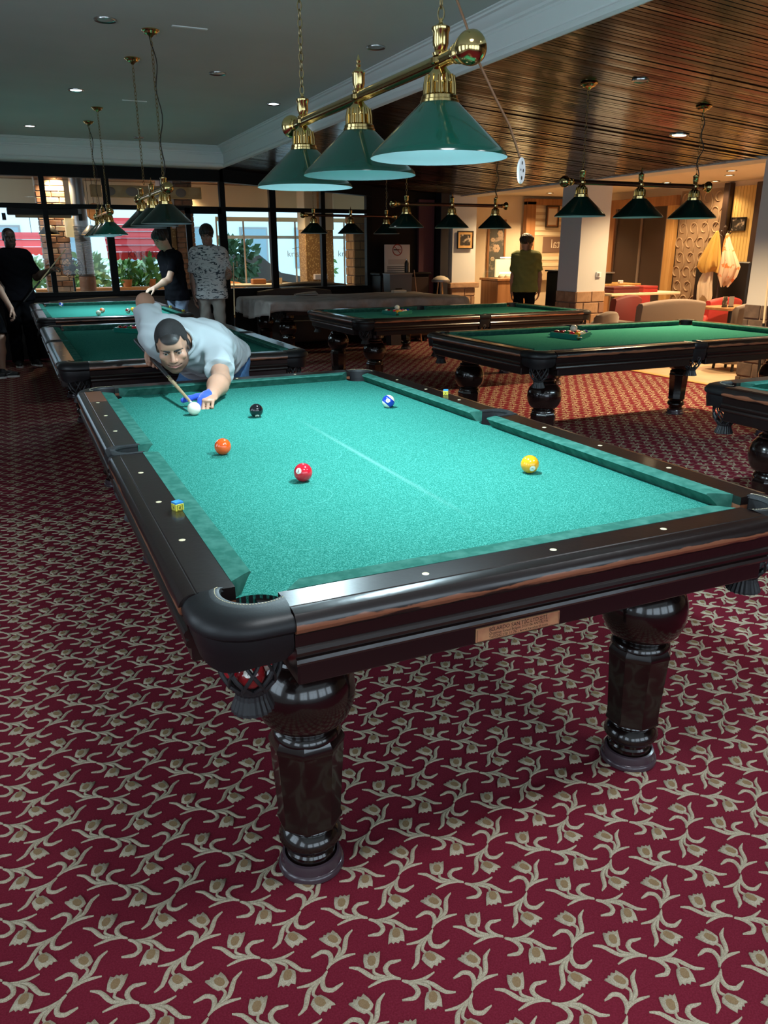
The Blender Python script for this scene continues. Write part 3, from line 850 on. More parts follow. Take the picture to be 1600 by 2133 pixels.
# ================================================================== GLAZED WALL AT THE FAR END
gw = thing('wall_back', 'black framed glazed wall with a transom row, looking onto the terrace', kind='structure')
MB().box(XL, 4.56, YF, YF + .10, 0, .88).build('lower_panel', MAT['dark_panel'], gw, smooth=0)
MB().box(XL, 4.56, YF - .05, YF + .12, .88, .93).build('sill', MAT['frame_black'], gw, smooth=0)
MULL = [(-3.0, .07), (-2.15, .07), (-1.28, .07), (-.43, .07), (.41, .10), (1.235, .08), (2.09, .08), (2.875, .10), (3.71, .07), (4.52, .10)]
for x, w_ in MULL:
    top = 2.66 if x < XB else zwood(x)
    MB().box(x - w_ / 2, x + w_ / 2, YF - .02, YF + .08, .93, top).build('mullion', MAT['frame_black'], gw, smooth=0)
MB().box(XL, 4.56, YF - .03, YF + .09, 2.065, 2.125).build('transom', MAT['frame_black'], gw, smooth=0)
MB().box(XL, XB + .05, YF - .04, YF + .10, 2.475, 2.66).build('header', MAT['frame_black'], gw, smooth=0)
h = MB(); h.add([(XB, YF - .04, 2.475), (4.56, YF - .04, 2.33), (4.56, YF + .1, 2.33), (XB, YF + .1, 2.475), (XB, YF - .04, 2.68), (4.56, YF - .04, 2.68), (4.56, YF + .1, 2.68), (XB, YF + .1, 2.68)],
                [(0, 3, 2, 1), (4, 5, 6, 7), (0, 1, 5, 4), (1, 2, 6, 5), (2, 3, 7, 6), (3, 0, 4, 7)])
h.build('header', MAT['frame_black'], gw, smooth=0)
for i in range(len(MULL) - 1):
    a = MULL[i][0]; b = MULL[i + 1][0]
    for z0, z1 in ((.93, 2.065), (2.125, 2.475)):
        MB().box(a, b, YF + .02, YF + .026, z0, z1).build('pane', MAT['pane'], gw, smooth=0)
# door leaf between two mullions
dr = thing('door_1', 'dark framed glass door onto the terrace', kind='structure')
for a, b, c, d in ((1.50, 1.58, .98, 2.10), (2.00, 2.05, .98, 2.10), (1.50, 2.05, 2.02, 2.10), (1.50, 2.05, .0, .10), (1.50, 1.58, 0, .98), (2.00, 2.05, 0, .98)):
    MB().box(a, b, YF - .055, YF - .01, c, d).build('door_frame', MAT['frame_black'], dr, smooth=0)
MB().box(1.58, 2.0, YF - .035, YF - .03, .10, 2.02).build('pane', MAT['pane'], dr, smooth=0)
MB().tube([(1.56, YF - .10, .95), (1.56, YF - .10, 1.25)], .010, 8).build('door_handle', MAT['chrome'], dr)

# ================================================================== TERRACE
MAT['terr_floor'] = mat('terrace_tiles', (0.42, 0.38, 0.33), rough=0.6, noise=(3, (0.5, 0.46, 0.4), .4, .6))
MAT['terr_ceil'] = mat('terrace_ceiling_boards', (0.20, 0.105, 0.058), rough=0.35, noise=(1, (0.27, 0.15, 0.085), .35, .65), stretch=(2, 30, 1))
MAT['cream'] = mat('cream_plaster', (0.78, 0.62, 0.42), rough=0.8)
MAT['brick_red'] = mat('red_brown_brick', (0.27, 0.125, 0.075), rough=0.85, noise=(9, (0.36, 0.19, 0.12), .35, .65), bump=(40, .3))
MAT['brick_pale'] = mat('pinkish_brick', (0.50, 0.34, 0.26), rough=0.85, noise=(9, (0.60, 0.44, 0.34), .35, .65), bump=(40, .3))
MAT['stone_brown'] = mat('brown_stone_block', (0.34, 0.19, 0.10), rough=0.85, noise=(12, (0.44, 0.26, 0.145), .35, .65), bump=(30, .4))
MAT['stone_grey'] = mat('dark_stone_block', (0.10, 0.07, 0.055), rough=0.85, noise=(12, (0.15, 0.105, 0.08), .35, .65), bump=(30, .4))
MAT['mortar'] = mat('mortar', (0.25, 0.17, 0.12), rough=0.95)
MAT['awning'] = mat('red_awning_canvas', (0.75, 0.05, 0.06), rough=0.8)
MAT['leaf'] = mat('green_leaf', (0.06, 0.22, 0.05), rough=0.5, noise=(3, (0.14, 0.36, 0.09), .4, .6))
MAT['leaf_pale'] = mat('pale_green_leaf', (0.20, 0.40, 0.14), rough=0.5, noise=(3, (0.32, 0.50, 0.22), .4, .6))
MAT['terracotta'] = mat('orange_clay', (0.56, 0.22, 0.08), rough=0.8)
MAT['pot_white'] = mat('pale_pink_pot', (0.75, 0.66, 0.68), rough=0.6)
MAT['facade'] = mat('pale_blue_facade', (0.80, 0.90, 0.93), rough=0.9)
MAT['wood_orange'] = mat('orange_wood', (0.46, 0.20, 0.07), rough=0.45, noise=(2, (0.55, 0.27, 0.11), .4, .6), stretch=(1, 1, 12))
MAT['grey_metal'] = mat('grey_corrugated_metal', (0.33, 0.31, 0.31), rough=0.35, metal=0.6)
MAT['amber'] = mat('amber_lit_shade', (0.9, 0.55, 0.2), emit=((1.0, .55, .16), 1.1))
MAT['sofa_dark'] = mat('dark_brown_upholstery', (0.055, 0.038, 0.032), rough=0.7)

tag(MB().box(-7, 9.6, YF + .1, 20, -.06, 0).build('floor_terrace', MAT['terr_floor'], smooth=0), 'beige tiled terrace floor outside the glazed wall', kind='structure')
tag(MB().box(-5, 9.6, YF + .1, 15.6, 2.66, 2.72).build('ceiling_terrace', MAT['terr_ceil'], smooth=0), 'brown boarded terrace ceiling', kind='structure')
t = MB(); t.bbox(-5, 9.5, 14.05, 14.30, 2.22, 2.66, .01)
tag(t.build('trim_4', MAT['cream'], smooth=0), 'cream beam across the terrace', kind='structure')
mur = thing('mural_panel', 'tan decorated beam panel with grey patches, seen through the transom', 'panel', (0.82, 13.0, 0))
MB().bbox(-.45, 1.35, -.04, .04, 2.33, 2.52, .008).build('board', mat('tan_mural', (0.50, 0.34, 0.16), rough=.8, noise=(6, (0.60, 0.44, 0.24), .4, .6)), mur, smooth=0)
for x, s in ((-.15, .09), (.2, .10), (.62, .08), (1.0, .09)):
    MB().sphere((x, -.042, 2.425), (s, .006, .07), 14, 8).build('patch', mat('grey_patch', (0.26, 0.22, 0.20), rough=.9) if x == -.15 else bpy.data.materials['grey_patch'], mur)

def brick_pier(name, label, cat, x0, x1, y0, y1, z0, z1, bl, bh, mats, group=None, joint=.012, depth=.014, parent=None):
    r = parent or thing(name, label, cat, ((x0 + x1) / 2, (y0 + y1) / 2, 0), 0, group)
    ox, oy = (x0 + x1) / 2, (y0 + y1) / 2
    if parent is not None: ox = oy = 0
    MB().box(x0 - ox + depth, x1 - ox - depth, y0 - oy + depth, y1 - oy - depth, z0, z1).build('core', MAT['mortar'], r, smooth=0)
    meshes = {}
    nz = max(1, round((z1 - z0) / bh)); hh = (z1 - z0) / nz
    def face(horizontal, fixed, a0, a1, sign):
        for k in range(nz):
            off = (0 if k % 2 else .5) * bl
            a = a0 - off
            while a < a1 - 1e-3:
                s = max(a, a0); e = min(a + bl, a1)
                if e - s > .03:
                    key = (horizontal, round(e - s, 3), random.choice(range(len(mats))))
                    if key not in meshes:
                        m_ = MB(); w2 = (e - s - joint) / 2; h2 = (hh - joint) / 2
                        if horizontal: m_.bbox(-w2, w2, -.02, .02, -h2, h2, .006)
                        else: m_.bbox(-.02, .02, -w2, w2, -h2, h2, .006)
                        meshes[key] = m_.mesh('brick', mats[key[2]], smooth=0)
                    mid = (s + e) / 2; z = z0 + (k + .5) * hh; pr = random.uniform(-.003, .003)
                    p = (mid - ox, fixed - oy + sign * (pr - .018), z) if horizontal else (fixed - ox + sign * (pr - .018), mid - oy, z)
                    link('brick', meshes[key], r, p)
                a += bl
    face(True, y0, x0, x1, -1)
    face(False, x0, y0, y1, -1)
    return r
brick_pier('brick_column', 'pink-brown brick terrace column beside the standing fan', 'column', -.46, -.02, 13.0, 13.4, 0, 2.66, .23, .085, [MAT['brick_red'], MAT['brick_pale']], 'terrace columns')
brick_pier('brick_column', 'brown brick terrace column seen between the two standing boys', 'column', 1.72, 2.02, 13.0, 13.3, 0, 2.66, .23, .085, [MAT['brick_red']], 'terrace columns')
brick_pier('brick_column', 'tan column of large stone blocks at the end of the glazed wall', 'column', 4.74, 5.25, 12.4, 12.8, 0, 2.1, .26, .155, [MAT['stone_brown'], mat('tan_stone_block', (0.46, 0.27, 0.13), rough=.85, bump=(30, .4))], 'terrace columns', joint=.016)

def pebble(name, a, b, scale=38):
    m_ = mat(name, a, rough=.8); nt = m_.node_tree; bs = nt.nodes['Principled BSDF']
    tc = nt.nodes.new('ShaderNodeTexCoord'); vo = nt.nodes.new('ShaderNodeTexVoronoi'); vo.inputs['Scale'].default_value = scale
    cr = nt.nodes.new('ShaderNodeValToRGB'); cr.color_ramp.elements[0].position = .25; cr.color_ramp.elements[0].color = (*b, 1); cr.color_ramp.elements[1].position = .42; cr.color_ramp.elements[1].color = (*a, 1)
    nt.links.new(tc.outputs['Object'], vo.inputs['Vector']); nt.links.new(vo.outputs['Distance'], cr.inputs[0]); nt.links.new(cr.outputs[0], bs.inputs['Base Color'])
    return m_
MAT['pebble'] = pebble('golden_pebble_mosaic', (0.36, 0.19, 0.07), (0.74, 0.48, 0.20), 30)
for (x0, x1, y0, lab) in ((4.10, 4.66, 13.2, 'golden pebble mosaic column behind the lamp shades'), (1.50, 1.70, 13.05, 'narrow tan mosaic column beside the brown brick column')):
    o = thing('mosaic_column', lab, 'column', ((x0 + x1) / 2, y0 + .2, 0), 0, 'terrace columns')
    w2 = (x1 - x0) / 2
    MB().bbox(-w2, w2, -.2, .2, 0, 1.86, .01).build('mosaic_body', MAT['pebble'], o, smooth=0)
    MB().bbox(-w2 - .01, w2 + .01, -.21, .21, 1.86, 2.66, .01).build('wood_cap', MAT['cream'] if w2 > .2 else MAT['pot_white'], o, smooth=0)
    MB().bbox(-w2 * .15, w2 * .35, -.225, -.20, 1.86, 2.66, .004).build('batten', MAT['wood_orange'], o, smooth=0)
    if w2 > .2: MB().bbox(-.15, .10, -.30, -.20, .97, 1.07, .01).build('ledge_box', MAT['pot_white'], o, smooth=0)

# red awnings over the street, each strip of canvas its own piece
def awning(label, x0, x1, y, z0, z1, n, slope):
    o = thing('awning', label, 'awning', ((x0 + x1) / 2, y, 0), 0, 'red awnings')
    w2 = (x1 - x0) / 2; hh = (z1 - z0 - .16) / n
    for k in range(n):
        za = z1 - k * hh; zb = za - hh + .008; ya = slope * (1 - k / n); yb = slope * (1 - (k + 1) / n)
        m_ = MB(); m_.add([(-w2, ya, za), (w2, ya, za), (w2, yb - .03, zb), (-w2, yb - .03, zb), (-w2, ya + .01, za), (w2, ya + .01, za), (w2, yb - .02, zb), (-w2, yb - .02, zb)],
                          [(0, 1, 2, 3), (4, 7, 6, 5), (0, 4, 5, 1), (2, 6, 7, 3), (0, 3, 7, 4), (1, 5, 6, 2)])
        m_.build('canvas_strip', MAT['awning'], o, smooth=0)
    ns = max(4, int((x1 - x0) / .11)); vs = []; fs = []
    zt = z0 + .16
    for i in range(ns * 4 + 1):
        x = -w2 + 2 * w2 * i / (ns * 4); vs += [(x, -.035, zt), (x, -.035, z0 + .035 - .035 * abs(math.sin(PI * i / 4)))]
    for i in range(ns * 4): fs.append((2 * i, 2 * i + 1, 2 * i + 3, 2 * i + 2))
    m_ = MB(); m_.add(vs, fs); m_.add([(a, b + .008, c) for a, b, c in vs], fs); m_.build('valance', MAT['awning'], o, smooth=0)
    return o
awning('red awning strip with a scalloped edge over the palms', -4.0, -.20, 16.0, 1.42, 1.86, 2, .5)
aw = awning('tall ribbed red awning with faint lettering over the hedge', .85, 2.25, 16.0, 1.32, 2.15, 5, .45)
me = text_mesh('KRISTAL', .17)
for v in me.vertices: v.co = Vector((v.co.x, -.042, v.co.y + 1.43))
me.materials.append(mat('dark_red_print', (0.36, 0.03, 0.04), rough=.8)); link('faded_lettering', me, aw)

# planting
def leaves(mb, c, r, n, size, zs=1.0):
    for _ in range(n):
        v = Vector((random.gauss(0, 1), random.gauss(0, 1), random.gauss(0, 1))).normalized() * random.uniform(.35, 1)
        p = Vector(c) + Vector((v.x * r[0], v.y * r[1], v.z * r[2]))
        d = (v + Vector((random.gauss(0, .5), random.gauss(0, .5), random.gauss(0, .5)))).normalized()
        sd = d.cross(Vector((random.gauss(0, 1), random.gauss(0, 1), random.gauss(0, 1)))).normalized()
        L = size * random.uniform(.6, 1.3); w = L * .28
        mb.add([p, p + d * L * .5 + sd * w, p + d * L, p + d * L * .5 - sd * w], [(0, 1, 2, 3)])
def bush(name, label, cat, c, r, n, size, m_, group=None):
    o = thing(name, label, cat, (c[0], c[1], 0), 0, group)
    f = MB(); leaves(f, (0, 0, c[2]), r, n, size); f.build('foliage', m_, o, smooth=0, recalc=False)
    s = MB()
    for k in range(5):
        a = random.uniform(-.6, .6) * r[0]; s.tube([(a * .4, 0, 0), (a * .7, .03, c[2] * .5), (a, 0, c[2])], [.02, .016, .008], 6)
    s.build('stems', MAT['wood_orange'], o)
    return o
bush('hedge', 'leafy green hedge below the ribbed red awning', 'hedge', (1.50, 15.75, .85), (.62, .15, .36), 620, .15, MAT['leaf'])
bush('hedge', 'pale green hedge behind the standing fan', 'hedge', (.35, 15.7, .85), (.36, .16, .36), 380, .15, MAT['leaf_pale'])
bush('hedge', 'low green planting under the palms', 'hedge', (-2.1, 15.2, .70), (1.15, .15, .34), 520, .20, MAT['leaf'])
bush('street_bush', 'tall bright green bush below the red awning strip behind the man in black', 'bush', (-1.15, 16.9, 1.02), (1.0, .25, .42), 620, .22, MAT['leaf_pale'])
bush('street_bush', 'tall bright green bush between the brick column and the ribbed awning', 'bush', (.50, 16.7, 1.0), (.36, .22, .45), 300, .20, MAT['leaf_pale'])
bush('street_tree', 'dark green street tree behind the folding glass doors', 'tree', (4.15, 18.6, 1.25), (.55, .4, .55), 420, .22, mat('dark_leaf', (0.03, 0.09, 0.03), rough=.5))
bush('street_tree', 'green shrub beyond the second white lettering', 'tree', (6.3, 18.6, 1.15), (.4, .4, .5), 260, .2, MAT['leaf_pale'])
def palm(label, x, y, h, n, L, m_):
    o = thing('palm_plant', label, 'palm', (x, y, 0), 0, 'palms on the street')
    MB().tube([(0, 0, 0), (.03, 0, h * .5), (0, 0, h)], [.05, .04, .035], 8).build('trunk', MAT['wood_orange'], o)
    for k in range(n):
        a = 2 * PI * k / n + random.uniform(-.2, .2); el = random.uniform(.3, 1.2); f = MB()
        pr = None; cx = Vector((math.cos(a), math.sin(a), 0))
        pts = [Vector((0, 0, h)) + cx * (L * t * math.cos(el * (1 - t * .4))) + Vector((0, 0, L * (t * math.sin(el) - .55 * t * t))) for t in [i / 9 for i in range(10)]]
        sd = Vector((-cx.y, cx.x, 0))
        f.tube(pts, .008, 4)
        for i in range(2, 10):
            for s in (-1, 1):
                w = .20 * math.sin(PI * i / 10.5) + .03; p = pts[i]
                q = p + sd * (s * w) + (pts[i] - pts[i - 1]) * 1.2 - Vector((0, 0, w * .5)); d = (pts[i] - pts[i - 1]) * .5
                f.add([p - d, p + d, q], [(0, 1, 2)])
        f.build('frond', m_, o, smooth=0, recalc=False)
palm('large palm with drooping fronds behind the man in black', -1.1, 18.6, 1.1, 13, .9, MAT['leaf_pale'])
palm('banana-like green palm at the edge of the glazed wall', -3.4, 18.0, .9, 11, .8, MAT['leaf'])
palm('slender pale palm beside the brick column', 1.6, 18.3, 1.1, 12, .7, MAT['leaf_pale'])
MAT['street'] = mat('pale_asphalt', (0.70, 0.76, 0.78), rough=.9)
tag(MB().box(-14, 22, 20, 34, -.06, -.01).build('floor_street', MAT['street'], smooth=0), 'pale sunlit street beyond the terrace', kind='structure')
fc = thing('street_building', 'pale blue-white building across the street', 'building', (6, 27, 0))
MB().box(-9, 9, 0, .5, 0, 5).build('facade', MAT['facade'], fc, smooth=0)
for i, x in enumerate((-7, -5, -3, -1, 1, 3, 5)):
    f = MB(); f.box(x - .5, x + .5, -.05, .02, .9, 2.3); w = f.build('window', MAT['grey_metal'], fc, smooth=0)
    MB().box(x - .44, x + .44, -.07, -.05, .96, 2.24).build('pane', mat('dim_glass', (0.25, 0.35, 0.4), rough=.1) if i == 0 else bpy.data.materials['dim_glass'], w, smooth=0)
cr_ = thing('parked_car', 'dark parked car seen through the folding glass doors', 'car', (4.6, 21.5, 0))
b = MB(); prof = [(-2.0, .35), (-1.95, .75), (-1.2, .88), (-.75, 1.38), (.75, 1.40), (1.35, .92), (2.0, .80), (2.05, .35)]
b.loft([[(x, -.85, z) for x, z in prof], [(x, -.55 if z > 1 else -.85, z) for x, z in prof], [(x, .85, z) for x, z in prof]]); b.build('body', MAT['sofa_dark'], cr_)
for x in (-1.3, 1.3):
    MB().lathe([(.02, -.1), (.32, -.1), (.33, 0), (.32, .1), (.02, .1)], 24, (x, -.82, .33), M=Matrix.Rotation(PI / 2, 4, 'X')).build('wheel', MAT['rubber'], cr_)

# folding glass doors with white lettering
fd = thing('folding_glass_doors', 'row of slim folding glass doors with white lettering facing the street', 'door', (4.6, 14.5, 0))
for k in range(8):
    x = -1.85 + k * .53
    MB().box(x - .012, x + .012, -.02, .02, 0, 2.06).build('stile', MAT['brick_pale'], fd, smooth=0)
    if k < 7:
        p = MB().box(x, x + .53, -.003, .003, .08, 2.04).build('glass_leaf', MAT['pane'], fd, smooth=0)
        MB().box(x, x + .53, -.006, -.003, 1.72, 1.78).build('frosted_stripe', mat('frost', (0.75, 0.82, 0.84), rough=.6) if k == 0 else bpy.data.materials['frost'], p, smooth=0)
MB().box(-1.86, 1.86, -.03, .03, 2.04, 2.12).build('head_rail', MAT['cream'], fd, smooth=0)
MAT['letter_white'] = mat('white_lettering', (0.85, 0.88, 0.88), rough=.6)
for xo in (-.24, .86):
    me = text_mesh('kristal', .17)
    for v in me.vertices: v.co = Vector((v.co.x + xo, -.008, v.co.y + 1.43))
    me.materials.append(MAT['letter_white']); l = link('white_lettering', me, fd)
    MB().tube([(xo - .10, -.008, 1.53), (xo + .10, -.008, 1.575), (xo + .22, -.008, 1.595), (xo + .225, -.008, 1.53)], .005, 5).build('roof_line_mark', MAT['letter_white'], l)

# terrace furniture and fittings
fan = thing('standing_fan', 'black pedestal fan on the terrace in front of the brick column', 'fan', (-.10, 12.2, 0))
f = MB()
f.lathe([(.17, 0), (.17, .02), (.05, .035), (.014, .06), (.014, 1.1), (.001, 1.1)], 20); f.build('stand', MAT['black'], fan)
f = MB()
for k in range(20):
    a = 2 * PI * k / 20
    f.tube([(0, -.09, 1.25), (.09 * math.cos(a), -.085, 1.25 + .09 * math.sin(a)), (.155 * math.cos(a), -.02, 1.25 + .155 * math.sin(a)), (.09 * math.cos(a), .05, 1.25 + .09 * math.sin(a))], .003, 4)
for r, yy in ((.155, -.02), (.10, -.083)): f.tube([(r * math.cos(2 * PI * k / 24), yy, 1.25 + r * math.sin(2 * PI * k / 24)) for k in range(24)], .004, 5, closed=True)
f.build('cage', MAT['black'], fan)
f = MB()
for k in range(4):
    a = PI / 2 * k; f.add([(.02 * math.cos(a), -.02, 1.25 + .02 * math.sin(a)), (.13 * math.cos(a - .35), -.035, 1.25 + .13 * math.sin(a - .35)), (.13 * math.cos(a + .35), -.005, 1.25 + .13 * math.sin(a + .35))], [(0, 1, 2)])
f.build('blades', MAT['grey_metal'], fan, smooth=0)
MB().lathe([(.001, -.06), (.05, -.05), (.06, 0), (.05, .12), (.001, .13)], 16, (0, .03, 1.25), M=Matrix.Rotation(PI / 2, 4, 'X')).build('motor', MAT['black'], fan)
fl_ = thing('reflection_pipe', 'grey corrugated pipe standing in for a reflection in the glass', 'pipe', (.16, 12.9, 0))  # ribbed shape put in for a corrugated reflection on the panes
pr = []
for k in range(36): pr += [(.115, 1.10 + k * .022), (.130, 1.111 + k * .022)]
MB().lathe(pr, 24).build('ribbed_pipe', MAT['grey_metal'], fl_, smooth=60)
MB().lathe([(.13, .0), (.13, 1.1), (.11, 1.1)], 24).build('lower_pipe', MAT['brick_red'], fl_, smooth=60)
MB().lathe([(.115, 1.88), (.115, 2.66), (.01, 2.66)], 24).build('upper_pipe', MAT['grey_metal'], fl_, smooth=60)
for (x, y, lab) in ((-.36, 12.35, 'dark pendant shade with an amber inside beside the left terrace column'), (.26, 12.35, 'dark pendant shade with an amber inside in front of the grey ribbed pipe')):
    p = thing('pendant_shade', lab, 'pendant lamp', (x, y, 1.74), 0, 'terrace pendants')
    MB().lathe([(.02, .14), (.05, .13), (.15, .02), (.16, 0)], 24, caps=False).build('shade', MAT['black'], p)
    MB().lathe([(.045, .125), (.145, .016), (.157, .0)], 24, caps=False).build('lining', MAT['amber'], p)
    MB().tube([(0, 0, .14), (0, 0, .92)], .004, 6).build('cord', MAT['black'], p)
sb = thing('shutter_box', 'long dark shutter box hung beneath the transom outside', 'shutter box', (-.44, 11.40, 0))
MB().bbox(-.48, .45, -.12, .09, 1.98, 2.07, .01).build('box', MAT['frame_black'], sb, smooth=0)
for s in (-1, 1): MB().prism([(s * .50 - .05, -.09), (s * .50 + .0, -.09), (s * .50 + .0, .09), (s * .50 - .05, .09)], 1.91, 2.0).build('bracket', MAT['frame_black'], sb, smooth=0)
MB().bbox(-.38, .36, -.06, .06, 1.945, 1.99, .006).build('wood_strip', MAT['wood_orange'], sb, smooth=0)
MB().tube([(-.2, 0, 1.99), (-.2, 0, 1.74)], .004, 5).build('pull_cord', MAT['black'], sb)
o = thing('wall_lantern', 'square cream wall lantern on the brick column', 'lantern', (.0, 12.95, 1.86))
MB().bbox(-.085, .085, -.05, .03, -.15, .15, .01).build('shade', mat('parchment', (0.80, 0.62, 0.36), rough=.8, emit=((1, .7, .35), .35)), o, smooth=0)
MB().box(-.02, .02, .02, .09, -.05, .05).build('bracket', MAT['black'], o, smooth=0)
o = thing('round_sign', 'round orange wooden sign hanging behind the lit lamp shades', 'sign', (.44, 13.4, 2.12))
MB().lathe([(.001, -.02), (.13, -.02), (.14, 0), (.13, .02), (.001, .02)], 28, M=Matrix.Rotation(PI / 2, 4, 'X')).build('disc', MAT['wood_orange'], o)
MB().tube([(0, 0, .13), (0, 0, .53)], .005, 5).build('hanger', MAT['black'], o)

def planter(label, x, y, z, w, h, m_, n=60, L=.16):
    o = thing('potted_plant', label, 'potted plant', (x, y, z), 0, 'plants on the terrace ledge')
    MB().lathe([(w * .75, 0), (w, h), (w * 1.08, h), (w * 1.08, h + .02), (w * .9, h + .02), (w * .85, h - .01), (.001, h - .01)], 16).build('pot', m_, o)
    f = MB(); leaves(f, (0, 0, h + L * .9), (w * 1.5, w * 1.2, L), n, L); f.build('foliage', MAT['leaf'], o, smooth=0, recalc=False)
    s = MB()
    for k in range(4): s.tube([(0, 0, h - .01), (random.uniform(-.06, .06), random.uniform(-.04, .04), h + L)], .005, 5)
    s.build('stems', MAT['leaf'], o)
tl = thing('terrace_ledge', 'long orange-brown plant ledge along the terrace edge', 'ledge', (1.0, 15.0, 0))
MB().bbox(-1.6, 1.5, -.22, .22, .78, .84, .01).build('top', MAT['wood_orange'], tl, smooth=0)
MB().bbox(-1.5, 1.3, -.10, .10, 0, .78, .01).build('base', MAT['brick_red'], tl, smooth=0)
planter('bushy plant in an orange clay pot below the red awning', 1.05, 15.0, .84, .10, .12, MAT['terracotta'], 90, .17)
planter('upright plant in an orange clay pot next to the pale pot', 1.52, 15.0, .84, .08, .12, MAT['terracotta'], 40, .20)
planter('spiky plant in a pale pink pot behind the leaning boy', 2.02, 15.0, .84, .11, .18, MAT['pot_white'], 30, .18)

def sofa(name, label, x, y, rz, w, d, hs, hb, m_, group=None, cat='sofa', curve=.06, leg=None):
    o = thing(name, label, cat, (x, y, 0), rz, group)
    MB().bbox(-w / 2 + .03, w / 2 - .03, -d / 2 + .06, d / 2, .12, hs, .03).build('seat', m_, o, smooth=60)
    n = 10; rings = []
    for i in range(n + 1):
        t = -1 + 2 * i / n; xx = t * w / 2; yy = -d / 2 + curve * t * t; dz = -.05 * t * t
        rings.append([(xx, yy, .10), (xx, yy - .03, hb * .6), (xx, yy - .06, hb - .03 + dz), (xx, yy - .04, hb + dz), (xx, yy + .02, hb + dz), (xx, yy + .06, hb - .04 + dz), (xx, yy + .10, .10)])
    b_ = MB(); b_.loft(rings); b_.build('backrest', m_, o, smooth=60)
    for s in (-1, 1):
        MB().bbox(s * w / 2 - .06, s * w / 2 + .04, -d / 2 + .02, d / 2 - .02, .10, hs + .16, .03).build('arm', m_, o, smooth=60)
        for q in (-1, 1): MB().tube([(s * (w / 2 - .08), q * (d / 2 - .08), 0), (s * (w / 2 - .09), q * (d / 2 - .09), .13)], .018, 8).build('leg', leg or MAT['black'], o)
    return o
sofa('sofa', 'dark brown terrace sofa against the glazed wall beneath the mosaic column', 3.75, 11.75, PI, 1.3, .6, .42, .98, MAT['sofa_dark'], 'sofas')
sofa('chair', 'orange-brown low chair outside by the folding glass doors', 2.75, 13.55, PI, .55, .55, .45, .95, MAT['terracotta'], cat='chair')
sofa('chair', 'brown low chair outside beside the dark parked car view', 3.7, 13.7, PI, .5, .55, .45, .96, MAT['sofa_dark'], cat='chair')
tt = thing('terrace_table', 'pale wood terrace table with an orange box on it', 'table', (3.1, 12.75, 0))
MB().bbox(-.75, .75, -.35, .35, .89, .93, .008).build('tabletop', MAT['cream'], tt, smooth=0)
for sx in (-1, 1):
    for sy in (-1, 1): MB().box(sx * .68 - .025, sx * .68 + .025, sy * .28 - .025, sy * .28 + .025, 0, .89).build('leg', MAT['wood_orange'], tt, smooth=0)
tag(MB().bbox(-.12, .12, -.08, .08, .93, 1.02, .01).build('box', MAT['terracotta'], smooth=0, loc=(3.0, 12.65, 0)), 'orange box on the pale terrace table', 'box')
tag(MB().lathe([(.05, .93), (.055, 1.03), (.045, 1.03), (.04, .95), (.001, .95)], 16).build('candle_jar', MAT['cream'], smooth=40, loc=(3.4, 12.7, 0)), 'cream jar standing on the pale terrace table', 'jar')
for x, y, lab in ((-.15, 12.9, 'lit warm downlight in the terrace ceiling above the mural panel'), (-.42, 14.7, 'small lit warm downlight in the terrace ceiling beside the first mullion'), (1.9, 13.9, 'lit warm downlight in the terrace ceiling above the glass door'), (3.2, 12.9, 'lit warm downlight in the terrace ceiling above the folding doors')):
    downlight(x, y, 2.66, lab, 'warm', r=.07, group='terrace downlights', power=130)

# ================================================================== LOBBY AND LOUNGE
XR = 9.6; YL = 12.55; ZL = 2.50
MAT['lounge_floor'] = mat('beige_lounge_floor', (0.42, 0.30, 0.19), rough=.4, noise=(2, (0.5, 0.37, 0.25), .4, .6))
MAT['lounge_ceil'] = mat('warm_white_ceiling', (0.74, 0.66, 0.54), rough=.9)
MAT['wall_warm'] = mat('warm_cream_wall', (0.72, 0.58, 0.40), rough=.85, noise=(2, (0.76, 0.63, 0.45), .4, .6))
MAT['pillar_paint'] = mat('pale_pillar_plaster', (0.62, 0.61, 0.58), rough=.85, bump=(60, .05))
MAT['wood_panel'] = mat('brown_wood_panel', (0.30, 0.135, 0.052), rough=.4, noise=(2, (0.38, 0.18, 0.075), .4, .6), stretch=(8, 8, .6))
MAT['wood_gold'] = mat('golden_wood', (0.50, 0.27, 0.085), rough=.4, noise=(2, (0.58, 0.34, 0.12), .4, .6), stretch=(8, 8, .6))
MAT['dark_door'] = mat('dark_brown_door', (0.040, 0.022, 0.016), rough=.4, bump=(40, .05))
MAT['taupe'] = mat('taupe_upholstery', (0.155, 0.105, 0.075), rough=.7, sheen=.3)
MAT['red_uph'] = mat('red_upholstery', (0.36, 0.022, 0.02), rough=.6)
MAT['maroon_uph'] = mat('maroon_upholstery', (0.13, 0.016, 0.016), rough=.6)
MAT['burgundy'] = mat('burgundy_panel', (0.085, 0.022, 0.030), rough=.7)

tag(MB().box(XW, XR + .4, YB, YL + .1, -.06, 0).build('floor_lounge', MAT['lounge_floor'], smooth=0), 'beige hard floor of the lounge and lobby', kind='structure')
tag(MB().box(XW + .3, XR + .4, YB, YL + .1, ZL, ZL + .06).build('ceiling_lounge', MAT['lounge_ceil'], smooth=0), 'warm white lounge ceiling with downlights', kind='structure')
tag(MB().box(XW - .02, XW + .32, YB, YL + .1, 2.35, 3.02).build('trim_3', MAT['pillar_paint'], smooth=0), 'pale beam carried by the pillars', kind='structure')
tag(MB().bbox(XW - .06, XW + .03, YB, YF, 0, .012, .004).build('trim_5', MAT['wood_gold'], smooth=0), 'brown threshold strip at the edge of the carpet', kind='structure')
tag(MB().box(XR, XR + .12, YB, YL + .1, 0, 2.56).build('wall_right', MAT['wall_warm'], smooth=0), 'warm cream lounge wall', kind='structure')
